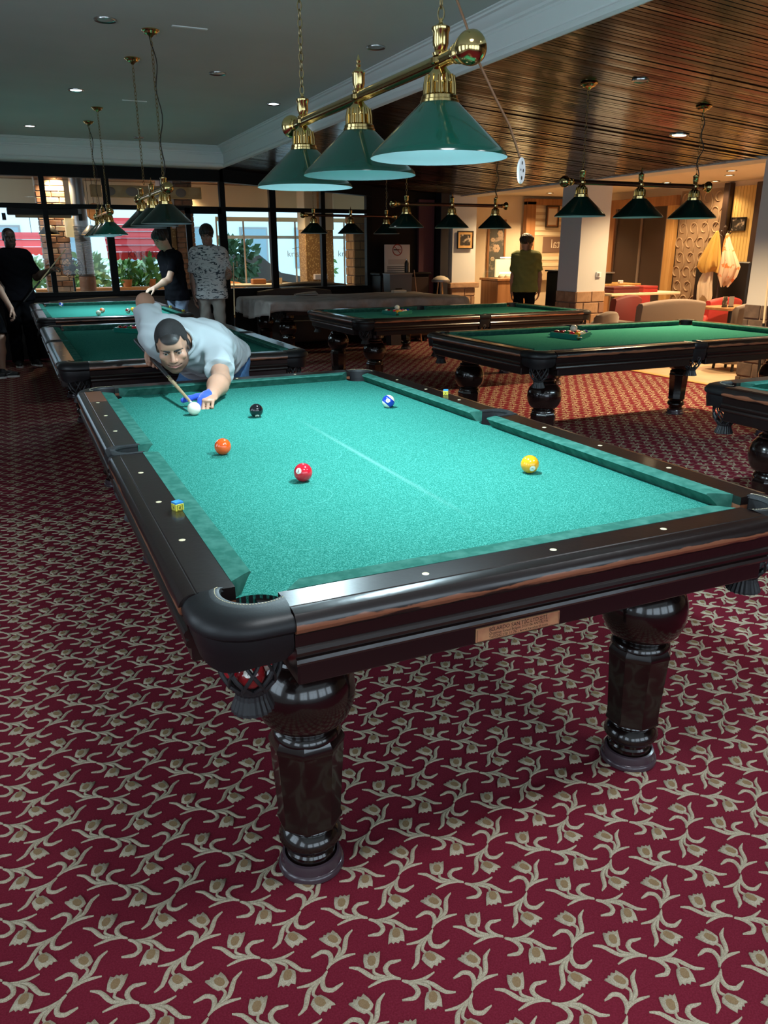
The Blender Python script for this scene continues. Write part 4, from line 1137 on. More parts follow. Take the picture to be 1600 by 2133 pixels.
tag(MB().box(6.35, XR + .1, YL, YL + .12, 0, 2.56).build('wall_lobby', MAT['wall_warm'], smooth=0), 'warm cream lobby wall with posters', kind='structure')
tag(MB().box(4.56, 6.35, YF + .02, YF + .14, 0, 2.70).build('wall_corner', MAT['dark_panel'], smooth=0), 'dark corner wall between the glazing and the lobby', kind='structure')
tag(MB().box(6.35, 6.47, YF + .14, YL, 0, 2.70).build('wall_side', MAT['wall_warm'], smooth=0), 'cream side wall of the lobby', kind='structure')

def pillar(label, x0, x1, y0, y1, hb, mats, ledge=None, top=2.36):
    o = thing('pillar', label, 'pillar', ((x0 + x1) / 2, (y0 + y1) / 2, 0), 0, 'pillars between the pool hall and the lounge')
    w, d = (x1 - x0) / 2, (y1 - y0) / 2
    MB().box(-w + .012, w - .012, -d + .012, d - .012, hb - .01, top).build('shaft', MAT['pillar_paint'], o, smooth=0)
    brick_pier('', '', '', -w, w, -d, d, 0, hb, .27, .155, mats, parent=o, joint=.014)
    if ledge: MB().bbox(-w - .05, w + .05, -d - .05, d + .05, hb, hb + .09, .01).build('ledge', ledge, o, smooth=0)
    return o
P1 = pillar('pale pillar on a brown stone base with a wall socket', 6.17, 6.68, 7.76, 8.24, .93, [MAT['stone_brown'], MAT['stone_brown'], mat('red_stone_block', (0.30, 0.15, 0.085), rough=.85, bump=(30, .4))])
so = thing('wall_socket', 'scuffed white wall socket on the pale pillar', 'socket', (6.53, 7.755, 1.15))
MB().bbox(-.04, .04, -.012, .02, -.035, .035, .004).build('plate', MAT['white'], so, smooth=0)
MB().bbox(-.03, .0, -.022, -.010, -.02, .02, .003).build('plug', MAT['grey_metal'], so, smooth=0)
P2 = pillar('pale pillar on a dark stone base next to the bathrobes', 6.17, 6.68, 4.40, 4.88, .92, [MAT['stone_grey']])
P3 = pillar('plastered pier on a brown stone base carrying the framed picture', 5.98, 6.47, 10.98, 11.20, .86, [MAT['stone_brown'], MAT['stone_grey']], MAT['stone_brown'], 2.62)

def framed(label, x, y, z, w, h, fw, axis, fm, mm, pm, mount=0.0, name='framed_picture', depth=.03):
    """axis 'y': hangs on a wall facing -y; 'x': on a wall facing -x"""
    o = thing(name, label, 'picture', (x, y, z), 0 if axis == 'y' else -PI / 2, 'framed pictures')
    for a, b, c, d in ((-w, w, h - fw, h), (-w, w, -h, -h + fw), (-w, -w + fw, -h + fw, h - fw), (w - fw, w, -h + fw, h - fw)):
        MB().box(a, b, -depth, 0, c, d).build('frame_bar', fm, o, smooth=0)
    MB().box(-w + fw, w - fw, -depth * .55, -.002, -h + fw, h - fw).build('mount', mm, o, smooth=0)
    if mount:
        MB().box(-w + fw + mount, w - fw - mount, -depth * .7, -depth * .5, -h + fw + mount, h - fw - mount).build('print', pm, o, smooth=0)
    return o
MAT['photo'] = mat('dark_photo_print', (0.03, 0.025, 0.02), rough=.4, noise=(16, (0.42, 0.33, 0.24), .52, .62))
MAT['paper'] = mat('cream_paper', (0.66, 0.56, 0.42), rough=.7)
framed('dark framed photograph with a golden mount on the plastered pier', 6.22, 10.965, 1.655, .155, .145, .012, 'y', MAT['black'], MAT['wood_gold'], MAT['photo'], .045)
framed('brown framed certificate on the striped lobby window', 9.05, 12.38, 2.12, .155, .205, .022, 'y', MAT['dark_door'], MAT['wood_panel'], MAT['paper'], .03)
framed('small dark framed picture on the yellow striped wall', XR - .03, 8.17, 1.86, .14, .10, .012, 'x', MAT['black'], MAT['photo'], MAT['photo'])

# --- dark corner: dresser, no smoking board, bottle, grey box, round side table, burgundy panel
tag(MB().bbox(5.42, 5.72, YF - .05, YF + .018, 0, 2.3, .005).build('burgundy_panel', MAT['burgundy'], smooth=0), 'burgundy wall panel beside the plastered pier', 'panel')
tag(MB().bbox(5.74, 5.90, YF - .24, YF - .06, 0, 2.5, .008).build('dark_post', mat('blue_black_paint', (0.012, 0.011, 0.016), rough=.5), smooth=0), 'blue-black post between the burgundy panel and the plastered pier', 'post')
ds = thing('dresser', 'dark wooden dresser under the no smoking board', 'cabinet', (4.98, 10.95, 0))
MB().bbox(-.45, .45, -.18, .18, .06, 1.10, .01).build('body', MAT['dark_panel'], ds, smooth=0)
MB().bbox(-.48, .48, -.21, .19, 1.10, 1.135, .008).build('top', MAT['dark_panel'], ds, smooth=0)
for s in (-1, 1):
    d_ = MB().bbox(s * .22 - .205, s * .22 + .205, -.195, -.18, .10, 1.06, .004).build('door', MAT['dark_door'], ds, smooth=0)
    MB().sphere((s * .05, -.205, .6), .014).build('knob', MAT['brass_dull'], d_)
for sx in (-1, 1):
    for sy in (-1, 1): MB().box(sx * .40 - .03, sx * .40 + .03, sy * .14 - .03, sy * .14 + .03, 0, .07).build('foot', MAT['black'], ds, smooth=0)
ns = thing('no_smoking_board', 'white board with a red no smoking ring standing on the dresser', 'sign', (4.93, 10.98, 1.135))
MB().bbox(-.235, .235, -.012, .012, 0, .445, .004).build('board', mat('white_board', (0.62, 0.54, 0.48), rough=.6), ns, smooth=0)
MAT['ring_red'] = mat('red_print', (0.42, 0.05, 0.03), rough=.6)
MB().tube([(.085 * math.cos(2 * PI * k / 28), -.0135, .36 + .085 * math.sin(2 * PI * k / 28)) for k in range(28)], .008, 4, closed=True).build('ring', MAT['ring_red'], ns)
MB().box(-.07, .03, -.015, -.012, .353, .372).build('cigarette', MAT['black'], ns, smooth=0)
MB().box(.035, .06, -.015, -.012, .353, .372).build('cigarette_tip', MAT['ring_red'], ns, smooth=0)
MB().tube([(-.06, -.0145, .42), (.06, -.0145, .30)], .006, 4).build('bar', MAT['ring_red'], ns)
for k, z in enumerate((.085, .055, .022)): MB().box(-.19, .16, -.014, -.012, z, z + .012).build('text_line', MAT['black'], ns, smooth=0)
MB().box(-.17, .17, -.0135, -.012, .13, .21).build('faded_block', mat('faded_print', (0.50, 0.40, 0.34), rough=.6), ns, smooth=0)
bo = thing('bottle', 'black bottle standing in front of the no smoking board', 'bottle', (5.05, 10.86, 1.135))
MB().lathe([(.001, 0), (.034, 0), (.036, .02), (.036, .14), (.030, .17), (.014, .19), (.013, .205), (.001, .205)], 20).build('body', MAT['black'], bo)
MB().lathe([(.016, .195), (.017, .215), (.001, .22)], 16).build('cap', MAT['chrome'], bo)
gb = thing('grey_box', 'grey translucent plastic bin standing by the dresser', 'bin', (4.72, 10.52, 0))
MB().loft([[(-.16, -.10, 0), (.16, -.10, 0), (.16, .10, 0), (-.16, .10, 0)], [(-.20, -.13, 1.12), (.20, -.13, 1.12), (.20, .13, 1.12), (-.20, .13, 1.12)]]).build('body', mat('grey_plastic', (0.10, 0.10, 0.105), rough=.35), gb, smooth=0)
MB().bbox(-.21, .21, -.14, .14, 1.12, 1.135, .005).build('lid', MAT['grey_metal'], gb, smooth=0)
MB().box(-.10, .02, -.128, -.118, .885, .91).build('slot', MAT['black'], gb, smooth=0)
st = thing('side_table', 'small round table with a pale domed cover beside the burgundy panel', 'table', (5.56, 10.60, 0))
MB().lathe([(.001, .98), (.15, .98), (.155, .99), (.155, 1.01), (.15, 1.02), (.001, 1.02)], 28).build('tabletop', MAT['grey_metal'], st)
MB().lathe([(.14, 1.02), (.12, 1.045), (.06, 1.075), (.001, 1.085)], 24).build('domed_cover', MAT['paper'], st)
for k in range(3):
    a = 2 * PI * k / 3 + .4; MB().tube([(.04 * math.cos(a), .04 * math.sin(a), .98), (.13 * math.cos(a), .13 * math.sin(a), 0)], .011, 8).build('leg', MAT['wood_gold'], st)
ck = thing('cue_stick', 'pale cue leaning against the dresser', 'cue', (5.22, 10.62, 0))
MB().tube([(0, 0, 0), (-.10, .10, 1.18)], [.014, .007], 8).build('shaft', MAT['wood_panel'], ck)
# sofa under the window
sofa('sofa', 'low tan-topped bench sofa below the windows behind the sheet-covered table', 3.12, 10.78, PI, 1.22, .5, .45, .93, MAT['sofa_dark'], 'sofas', curve=.02)
sofa('sofa', 'low bench sofa below the windows behind the table where the boy in black leans', .55, 10.80, PI, 2.2, .46, .45, .86, MAT['sofa_dark'], 'sofas', curve=.02)

# --- lobby
ps = thing('flower_poster', 'tall dark poster with pale flowers on the lobby wall', 'poster', (7.86, YL - .012, 0))
MAT['poster'] = mat('grey_green_poster', (0.10, 0.10, 0.085), rough=.5, noise=(5, (0.40, 0.30, 0.22), .56, .62))
MB().box(-.17, .17, -.008, .008, .55, 2.02).build('print', MAT['poster'], ps, smooth=0)
for s in (-1, 1): MB().box(s * .19 - .02, s * .19 + .02, -.02, .01, .0, 2.06).build('side_frame', MAT['wood_panel'], ps, smooth=0)
MB().box(.02, .14, -.011, -.008, 1.86, 1.95).build('title_block', MAT['dark_door'], ps, smooth=0)
MB().box(-.17, .17, -.01, .008, .0, .55).build('lower_panel', MAT['black'], ps, smooth=0)
MAT['petal'] = mat('pale_petal_print', (0.50, 0.36, 0.24), rough=.6)
for x, z, s in ((.0, 1.52, .09), (-.09, 1.68, .05), (.08, 1.80, .07), (-.08, 1.32, .05)):
    f = MB()
    for k in range(6):
        a = 2 * PI * k / 6; f.sphere((x + s * .55 * math.cos(a), -.010, z + s * .5 * math.sin(a)), (s * .45, .003, s * .4), 10, 6)
    f.build('flower', MAT['petal'], ps)
sw = thing('striped_window', 'wood framed lobby window with frosted stripes and mirrored lettering', 'window', (8.95, 12.42, 0))
MB().bbox(-.52, -.30, -.06, .06, .0, 2.40, .008).build('frame_post', MAT['wood_panel'], sw, smooth=0)
MB().bbox(-.52, .62, -.06, .06, 2.33, 2.45, .008).build('frame_head', MAT['wood_panel'], sw, smooth=0)
MB().box(-.30, .62, .0, .01, .9, 2.33).build('pane', mat('lit_cream_glass', (0.62, 0.46, 0.28), rough=.3), sw, smooth=0)
for z in (2.24, 2.12, 2.00, 1.90, 1.80, 1.33, 1.21): MB().box(-.30, .62, -.008, -.001, z - .035, z + .03).build('frosted_stripe', mat('cream_frost', (0.80, 0.68, 0.46), rough=.6) if z == 2.24 else bpy.data.materials['cream_frost'], sw, smooth=0)
MB().box(-.06, .60, -.012, -.002, 1.44, 1.74).build('name_plate', mat('brown_film', (0.19, 0.11, 0.075), rough=.5), sw, smooth=0)
me = text_mesh('kristal', .24)
for v in me.vertices: v.co = Vector((-v.co.x + .42, -.014, v.co.y + 1.60))
me.flip_normals(); me.materials.append(MAT['paper']); link('mirrored_lettering', me, sw)
dc = thing('display_case', 'lit glass display case on a brown wooden base in the lobby', 'display case', (7.03, 10.85, 0))
MB().bbox(-.36, .36, -.28, .28, 0, .98, .01).build('base', MAT['wood_panel'], dc, smooth=0)
MB().bbox(-.38, .38, -.30, .30, .98, 1.02, .005).build('counter', MAT['wood_panel'], dc, smooth=0)
c = MB(); c.add([(-.34, -.27, 1.02), (.34, -.27, 1.02), (.34, .27, 1.02), (-.34, .27, 1.02), (-.22, -.18, 1.36), (.34, -.18, 1.36), (.34, .27, 1.36), (-.22, .27, 1.36)],
                [(4, 5, 6, 7), (0, 1, 5, 4), (1, 2, 6, 5), (2, 3, 7, 6), (3, 0, 4, 7)])
c.build('glass_hood', MAT['pane'], dc, smooth=0)
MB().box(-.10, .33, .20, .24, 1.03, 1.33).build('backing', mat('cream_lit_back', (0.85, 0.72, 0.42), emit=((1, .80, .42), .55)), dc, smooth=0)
for z in (1.10, 1.352): MB().box(-.26, .34, -.20, -.17, z, z + .02).build('light_strip', mat('warm_tube', (1, 1, 1), emit=((1, .88, .6), 3.0)) if z == 1.10 else bpy.data.materials['warm_tube'], dc, smooth=0)
for i in range(4): MB().lathe([(.001, 1.02), (.045, 1.02), (.05, 1.05), (.03, 1.07), (.001, 1.075)], 14, (-.15 + i * .13, -.05, 0)).build('cake', MAT['cream'], dc)
ct = thing('reception_counter', 'tall black reception counter behind the pillar', 'counter', (7.02, 9.08, 0))
MB().bbox(-.22, .30, -.28, .28, 0, 1.16, .02).build('body', mat('black_gloss_counter', (0.008, 0.009, 0.010), rough=.3), ct, smooth=0)
MB().bbox(-.24, .32, -.30, .30, 1.16, 1.185, .006).build('top', MAT['black'], ct, smooth=0)
mn = thing('monitor', 'small computer monitor with a blue and white picture on the black counter', 'monitor', (7.08, 9.08, 1.185))
MB().bbox(-.06, .06, -.05, .05, 0, .012, .003).build('stand', MAT['black'], mn, smooth=0)
MB().bbox(-.11, .11, -.015, .015, .012, .155, .004).build('screen_case', MAT['black'], mn, smooth=0)
MB().box(-.10, .10, -.0165, -.014, .02, .147).build('screen', mat('blue_white_screen', (0.3, 0.45, 0.8), noise=(14, (0.9, 0.95, 1.0), .45, .6), emit=((.45, .6, .9), .8)), mn, smooth=0)
tag(MB().bbox(-.06, .06, -.04, .04, 0, .10, .005).build('card_box', MAT['petal'], smooth=0, loc=(6.88, 9.04, 1.185)), 'small pinkish box beside the monitor on the black counter', 'box')

# --- lounge wall: dark panelled doors, relief panel, striped wall, bathrobes
wd = thing('panelled_wardrobe', 'dark two-panel wardrobe in an orange-brown frame on the lounge wall', 'wardrobe', (XR - .06, 10.25, 0))
def wp(name, y0, y1, z0, z1, d0, d1, m_):
    return MB().bbox(-d1, -d0, y0 - 10.25, y1 - 10.25, z0, z1, .004).build(name, m_, wd, smooth=0)
wp('frame_head', 9.44, 11.15, 2.20, 2.36, 0, .10, MAT['wood_panel'])
wp('frame_post', 10.95, 11.15, 0, 2.2, 0, .10, MAT['wood_panel'])
wp('frame_post', 9.44, 9.62, 0, 2.2, 0, .10, MAT['wood_gold'])
for a, b in ((9.66, 10.24), (10.30, 10.93)): wp('door_panel', a, b, 0, 2.2, .02, .05, MAT['dark_door'])
for a in (9.62, 10.24, 10.93): wp('pale_strip', a, a + .05, 0, 2.2, .03, .07, MAT['taupe'])
rl = thing('relief_panel', 'tan relief wall panel of swirling commas', 'panel', (XR - .03, 8.97, 0))
MAT['relief'] = mat('tan_relief', (0.36, 0.245, 0.145), rough=.7)
MAT['relief_lo'] = mat('tan_relief_ground', (0.30, 0.20, 0.118), rough=.8)
MB().box(-.02, .03, -.46, .46, .0, 2.42).build('ground', MAT['relief_lo'], rl, smooth=0)
sm = MB(); pts = []; rr = []
for i in range(20):
    t = i / 19
    a = lerp(-1.9, 2.6, t); r = .065 + .01 * t
    pts.append((-.022, r * math.cos(a), .03 + r * 1.1 * math.sin(a))); rr.append(.006 + .012 * math.sin(PI * t))
pts += [(-.022, -.10, -.02), (-.022, -.10, -.12), (-.022, -.04, -.20)]; rr += [.014, .012, .004]
sm.tube(pts, rr, 6); swm = sm.mesh('swirl', MAT['relief'], smooth=60)
for j in range(10):
    for i in range(4):
        link('swirl', swm, rl, (-.004, -.36 + .235 * i + (.0 if j % 2 else .06), .15 + .235 * j))
tag(MB().bbox(XR - .12, XR, 8.36, 8.48, 0, 2.48, .01).build('dark_batten', MAT['dark_door'], smooth=0), 'dark vertical batten between the relief panel and the striped wall', 'batten')
yw = thing('striped_wall_panel', 'yellow vertically striped wall panel behind the bathrobes', 'panel', (XR - .012, 8.08, 0))
for k in range(9):
    MB().box(-.012, .01, -.27 + k * .06, -.27 + k * .06 + .054, 0, 2.42).build('stripe_board', mat('yellow_stripe', (0.68, 0.46, 0.15), rough=.6) if k == 0 else bpy.data.materials['yellow_stripe'], yw, smooth=0)
tag(MB().bbox(XR - .25, XR, 7.42, 7.74, 0, 2.44, .01).build('dark_column', MAT['dark_door'], smooth=0), 'dark brown column beside the yellow striped wall', 'column')
tag(MB().bbox(9.22, 9.33, 7.55, 8.62, 0, 1.30, .02).build('dark_screen', MAT['black'], smooth=0), 'low black screen behind the bathrobes', 'screen')
cs = thing('coat_stand', 'dark coat stand holding the bathrobes', 'coat stand', (9.02, 7.92, 0))
MB().lathe([(.20, 0), (.20, .02), (.04, .04), (.02, .08), (.018, 1.78), (.03, 1.80), (.001, 1.84)], 16).build('pole', MAT['dark_door'], cs)
for k in range(4):
    a = PI / 2 * k + .3; MB().tube([(0, 0, 1.66), (.07 * math.cos(a), .07 * math.sin(a), 1.69), (.11 * math.cos(a), .11 * math.sin(a), 1.75)], .009, 6).build('hook', MAT['dark_door'], cs)
def robe(label, top, dirs, m_, seed, name='bathrobe'):
    """cloth hung from one point: folds fan out below the hook; dirs = rows of (z drop, half width along the wall, half depth, sideways shift)"""
    random.seed(seed); n = 44; rings = []; ph = random.uniform(0, 6)
    for (dz, w, d, sh) in dirs:
        ring = []
        for i in range(n):
            a = 2 * PI * i / n; fold = 1 + .16 * math.sin(7 * a + ph + dz * 2) + .09 * math.sin(13 * a + ph * 2)
            edge = .05 * math.sin(3 * a + ph) * (1 if (dz, w, d, sh) == dirs[-1] else .2)
            ring.append((d * fold * math.cos(a), w * fold * math.sin(a) + sh, -dz + edge))
        rings.append(ring)
    r = thing(name, label, 'towel', top, 0, 'bathrobes and towels on the stand')
    MB().loft(rings).build('cloth', m_, r, smooth=70)
    MB().tube([(0, -.015, -.02), (0, 0, .02), (0, .015, -.02)], .004, 5).build('hanging_loop', m_, r)
MAT['towel_y'] = mat('mustard_towel', (0.62, 0.38, 0.09), rough=.9, bump=(200, .3))
MAT['towel_w'] = mat('cream_bathrobe', (0.72, 0.60, 0.44), rough=.9, bump=(200, .3))
MAT['towel_o'] = mat('cream_and_orange_towel', (0.74, 0.55, 0.38), rough=.9, noise=(7, (0.72, 0.20, 0.05), .56, .60))
robe('mustard yellow towel hung over the coat stand', (8.90, 7.95, 1.74), [(0, .02, .02, 0), (.1, .06, .05, .02), (.28, .12, .08, .06), (.42, .17, .09, .09), (.52, .19, .09, .10), (.56, .17, .07, .10)], MAT['towel_y'], 3, 'towel')
robe('long cream bathrobe hanging under the mustard towel', (8.97, 8.07, 1.20), [(0, .05, .03, 0), (.05, .08, .05, .03), (.15, .11, .06, .06), (.25, .12, .07, .07), (.40, .13, .07, .06), (.46, .12, .06, .06)], MAT['towel_w'], 5)
robe('cream towel with orange patches hung beside the mustard one', (8.93, 7.78, 1.70), [(0, .02, .02, 0), (.12, .05, .05, -.02), (.30, .11, .07, -.07), (.46, .16, .08, -.11), (.60, .15, .07, -.08), (.72, .06, .04, -.06)], MAT['towel_o'], 9, 'towel')

# --- lounge seats and tables
sofa('armchair', 'wide taupe armchair with its back to the pool tables', 6.95, 6.98, 0, 1.10, .62, .42, .86, MAT['taupe'], 'lounge chairs', 'armchair')
sofa('armchair', 'taupe armchair beside the stone base of the pale pillar', 6.02, 7.12, .1, .34, .5, .40, .72, MAT['taupe'], 'lounge chairs', 'armchair')
sofa('armchair', 'taupe armchair in front of the dark stone base of the pillar', 7.30, 5.98, -.1, .36, .5, .42, .85, MAT['taupe'], 'lounge chairs', 'armchair')
sofa('armchair', 'maroon armchair between the pale pillar and the wide taupe one', 7.10, 8.0, .1, .52, .5, .42, .86, MAT['maroon_uph'], 'lounge chairs', 'armchair')
sofa('armchair', 'bright red armchair in front of the bathrobes', 8.35, 7.35, 0, .62, .5, .42, .83, MAT['red_uph'], 'lounge chairs', 'armchair')
sofa('armchair', 'bright red armchair at the far side of the backgammon table', 8.75, 9.28, PI, .6, .5, .42, .86, MAT['red_uph'], 'lounge chairs', 'armchair')
def table(label, x, y, w, d, z, m_, name='lounge_table'):
    o = thing(name, label, 'table', (x, y, 0), 0, 'lounge tables')
    MB().bbox(-w, w, -d, d, z - .04, z, .008).build('tabletop', m_, o, smooth=0)
    MB().lathe([(.22, 0), (.22, .02), (.05, .04), (.04, z - .04), (.001, z - .04)], 20).build('pedestal', MAT['black'], o)
    return o
table('light wood lounge table carrying backgammon boxes', 8.06, 8.72, .70, .30, .84, MAT['cream'])
table('brown lounge table with menu holders near the taupe armchair', 8.02, 6.70, .36, .26, .735, MAT['wood_panel'])
for k, (x, y, w, z, m_, lab) in enumerate(((7.72, 8.66, .26, .84, MAT['maroon_uph'], 'dark red backgammon box on the light wood table'), (8.22, 8.68, .15, .84, MAT['red_uph'], 'short red backgammon box on the light wood table'))):
    o = thing('backgammon_box', lab, 'game box', (x, y, z), 0, 'backgammon boxes')
    MB().bbox(-w, w, -.16, .16, 0, .055, .006).build('tray', m_, o, smooth=0)
    MB().bbox(-w, w, -.16, .16, .058, .095, .006).build('lid', m_, o, smooth=0)
    if k == 0: tag(MB().bbox(7.72, 7.95, 8.58, 8.72, .937, .945, .001).build('booklet', MAT['paper'], smooth=0), 'pale booklet lying on the dark red backgammon box', 'booklet')
for x, lab in ((7.74, 'dark menu holder on the brown lounge table'), (7.86, 'pale menu holder on the brown lounge table')):
    o = thing('menu_holder', lab, 'menu holder', (x, 6.58, .735), 0, 'menu holders')
    MB().bbox(-.035, .035, -.02, .02, 0, .01, .002).build('foot', MAT['black'], o, smooth=0)
    MB().bbox(-.045, .045, -.004, .004, .01, .14, .001).build('card', MAT['photo'] if x < 7.8 else MAT['grey_metal'], o, smooth=0)
dk = thing('desk', 'golden wood desk in front of the dark wardrobe', 'desk', (8.45, 9.9, 0))
MB().bbox(-.55, .55, -.3, .3, .85, .93, .01).build('desktop', MAT['wood_gold'], dk, smooth=0)
for s in (-1, 1): MB().box(s * .5 - .03, s * .5 + .03, -.27, .27, 0, .85).build('side_panel', MAT['wood_gold'], dk, smooth=0)
bx = thing('printer', 'black printer standing on the golden wood desk', 'printer', (8.22, 9.85, .93))
MB().bbox(-.2, .2, -.18, .18, 0, .17, .015).build('body', MAT['black'], bx, smooth=0)
MB().bbox(-.22, .22, -.2, .16, .17, .19, .004).build('lid', MAT['grey_metal'], bx, smooth=0)
tag(MB().bbox(-.04, .04, -.03, .03, 0, .05, .006).build('salt_cellar', MAT['white'], smooth=0, loc=(8.62, 9.7, .93)), 'small white cup on the golden wood desk', 'cup')
for x, y, pw, lab in ((8.13, 7.11, 150, 'lit warm lounge downlight above the red armchair'), (8.64, 7.62, 70, 'lit warm lounge downlight above the bathrobes'), (9.25, 8.45, 45, 'lit warm lounge downlight by the yellow striped wall'),
                      (8.74, 8.96, 120, 'lit warm lounge downlight above the backgammon table'), (8.4, 11.6, 230, 'lit warm lobby downlight above the striped window'), (7.3, 10.1, 180, 'lit warm lobby downlight above the display case'),
                      (7.6, 5.6, 300, 'lit warm lounge downlight above the taupe armchairs'), (6.85, 6.75, 230, 'added warm downlight that lights the pale pillar'), (6.75, 10.15, 130, 'added warm downlight that lights the plastered pier'), (7.2, 3.2, 200, 'added warm downlight beyond the dark-based pillar')):
    downlight(x, y, ZL, lab, 'warm', r=.06, group='lounge downlights', power=pw)  # the lamps by the pillars and the pier are added to warm their faces
cq = thing('cue_stick', 'cue with a black butt leaning against the dark-based pillar', 'cue', (6.05, 4.46, 0))
MB().tube([(0, 0, .0), (.03, .045, .36), (.06, .09, .74)], [.015, .014, .012], 10).build('butt', MAT['black'], cq)
MB().tube([(.06, .09, .74), (.115, .17, 1.45)], [.012, .0065], 10).build('shaft', MAT['cream'], cq)

# ================================================================== BALLS, TRIANGLES, CHALK, DUST SHEET
BR = 0.0286
BALLCOL = {1: (0.80, 0.36, 0.01), 2: (0.01, 0.04, 0.38), 3: (0.62, 0.012, 0.03), 4: (0.10, 0.015, 0.20), 5: (0.80, 0.10, 0.012), 6: (0.01, 0.18, 0.06), 7: (0.22, 0.01, 0.012), 8: (0.006, 0.006, 0.008)}
CNAME = {1: 'yellow', 2: 'blue', 3: 'red', 4: 'purple', 5: 'orange', 6: 'green', 7: 'maroon', 8: 'black'}
_bm = {}
def ball_mat(n):
    if n in _bm: return _bm[n]
    if n == 0: m_ = mat('cue_ball_cream', (0.76, 0.74, 0.60), rough=.16, coat=.5)
    else:
        col = BALLCOL[(n - 1) % 8 + 1]
        m_ = mat('ball_%d' % n, col, rough=.12, coat=.6, coat_rough=.04)
        if n > 8:
            nt = m_.node_tree; b = nt.nodes['Principled BSDF']; tc = nt.nodes.new('ShaderNodeTexCoord'); sp = nt.nodes.new('ShaderNodeSeparateXYZ')
            ab = nt.nodes.new('ShaderNodeMath'); ab.operation = 'ABSOLUTE'; gt = nt.nodes.new('ShaderNodeMath'); gt.operation = 'GREATER_THAN'; gt.inputs[1].default_value = BR * .56
            mx = nt.nodes.new('ShaderNodeMix'); mx.data_type = 'RGBA'
            nt.links.new(tc.outputs['Object'], sp.inputs[0]); nt.links.new(sp.outputs['Z'], ab.inputs[0]); nt.links.new(ab.outputs[0], gt.inputs[0]); nt.links.new(gt.outputs[0], mx.inputs[0])
            mx.inputs[6].default_value = (*col, 1); mx.inputs[7].default_value = (0.80, 0.78, 0.66, 1); nt.links.new(mx.outputs[2], b.inputs['Base Color'])
    _bm[n] = m_; return m_
MAT['ball_white'] = mat('ball_number_disc', (0.80, 0.78, 0.68), rough=.15, coat=.5)
MAT['ball_ink'] = mat('ball_number_ink', (0.012, 0.012, 0.014), rough=.2, coat=.4)
_ballmesh = {}
def ball(n, loc, label, group, face=None, roll=0.0, name='pool_ball', axis=None):
    """face: direction the number looks (world); the number disc sits on the local x axis"""
    if n not in _ballmesh: _ballmesh[n] = MB().sphere((0, 0, 0), BR, 40, 24).mesh(name, ball_mat(n), smooth=180)
    o = bpy.data.objects.new('cue_ball' if n == 0 else name, _ballmesh[n]); COL.objects.link(o); o.location = loc
    tag(o, label, 'ball', group)
    if face is not None:
        X = Vector(face).normalized()
        Z = Vector(axis) if axis is not None else Vector((0, 0, 1))
        Z = (Z - X * Z.dot(X)).normalized(); Y = Z.cross(X)
        o.rotation_euler = Matrix((X, Y, Z)).transposed().to_euler()
        def wrap(me, r):
            for v in me.vertices:
                y, z = v.co.x, v.co.y; c, s = math.cos(roll), math.sin(roll); y, z = y * c - z * s, y * s + z * c
                d = Vector((math.sqrt(max(1e-9, BR * BR - y * y - z * z)), y, z)).normalized() * r; v.co = d
        dm = MB(); nr_ = 6; ns_ = 28; vs = [(0, 0, 0)] + [(.0093 * (k + 1) / nr_ * math.cos(2 * PI * q / ns_), .0093 * (k + 1) / nr_ * math.sin(2 * PI * q / ns_), 0) for k in range(nr_) for q in range(ns_)]
        fs = [(0, 1 + q, 1 + (q + 1) % ns_) for q in range(ns_)] + [(1 + k * ns_ + q, 1 + (k + 1) * ns_ + q, 1 + (k + 1) * ns_ + (q + 1) % ns_, 1 + k * ns_ + (q + 1) % ns_) for k in range(nr_ - 1) for q in range(ns_)]
        dm.add(vs, fs); me = dm.mesh('number_disc', MAT['ball_white'], smooth=180, recalc=False); wrap(me, BR + .00025)
        disc = link('number_disc', me, o)
        me = text_mesh(str(n), .0125); xs = [v.co for v in me.vertices]; cx_ = (max(c.x for c in xs) + min(c.x for c in xs)) / 2; cy_ = (max(c.y for c in xs) + min(c.y for c in xs)) / 2
        for v in me.vertices: v.co.x -= cx_; v.co.y -= cy_
        wrap(me, BR + .0006); me.materials.append(MAT['ball_ink']); link('number', me, disc)
    return o
def camdir(a, b):
    c = math.sqrt(max(.02, 1 - a * a - b * b)); return _r * a - _d * b - _f * c
ZB = ZT + BR
G0 = 'balls in play on the bright table'
ball(3, (-.2765, .787, ZB), 'solid red ball numbered three on the bright cloth', G0, camdir(-.39, .10))
ball(5, (-.418, 1.224, ZB), 'solid orange ball near the side cushion of the bright table', G0, camdir(-.68, .66))
ball(1, (.401, .570, ZB), 'solid yellow ball numbered one on the bright cloth', G0, camdir(.16, -.55), roll=1.3)
ball(8, (-.134, 1.803, ZB), 'solid black ball on the bright cloth near the player', G0, camdir(.2, -.9))
ball(10, (.460, 1.750, ZB), 'blue and white striped ball near the long cushion of the bright table', G0, camdir(-.08, -.02), roll=2.6, axis=_r * .62 - _d * .72)
ball(0, (-.364, 1.962, ZB), 'cream cue ball at the tip of the cue', G0)
pc = Vector((-.680, -.045, 0))
G1 = 'potted balls in the near corner net'
ball(7, (pc.x - .006, pc.y - .026, .690), 'maroon ball numbered seven inside the corner net', G1, camdir(-.02, .25), roll=.3)
ball(11, (pc.x + .030, pc.y + .022, .693), 'red striped ball numbered eleven inside the corner net', G1, camdir(.25, .15), roll=1.2)
ball(3, (pc.x - .030, pc.y + .026, .690), 'red ball deep inside the corner net behind the other two', G1, (0, 1, 0))
G2 = 'balls in play on the table where the boy leans'
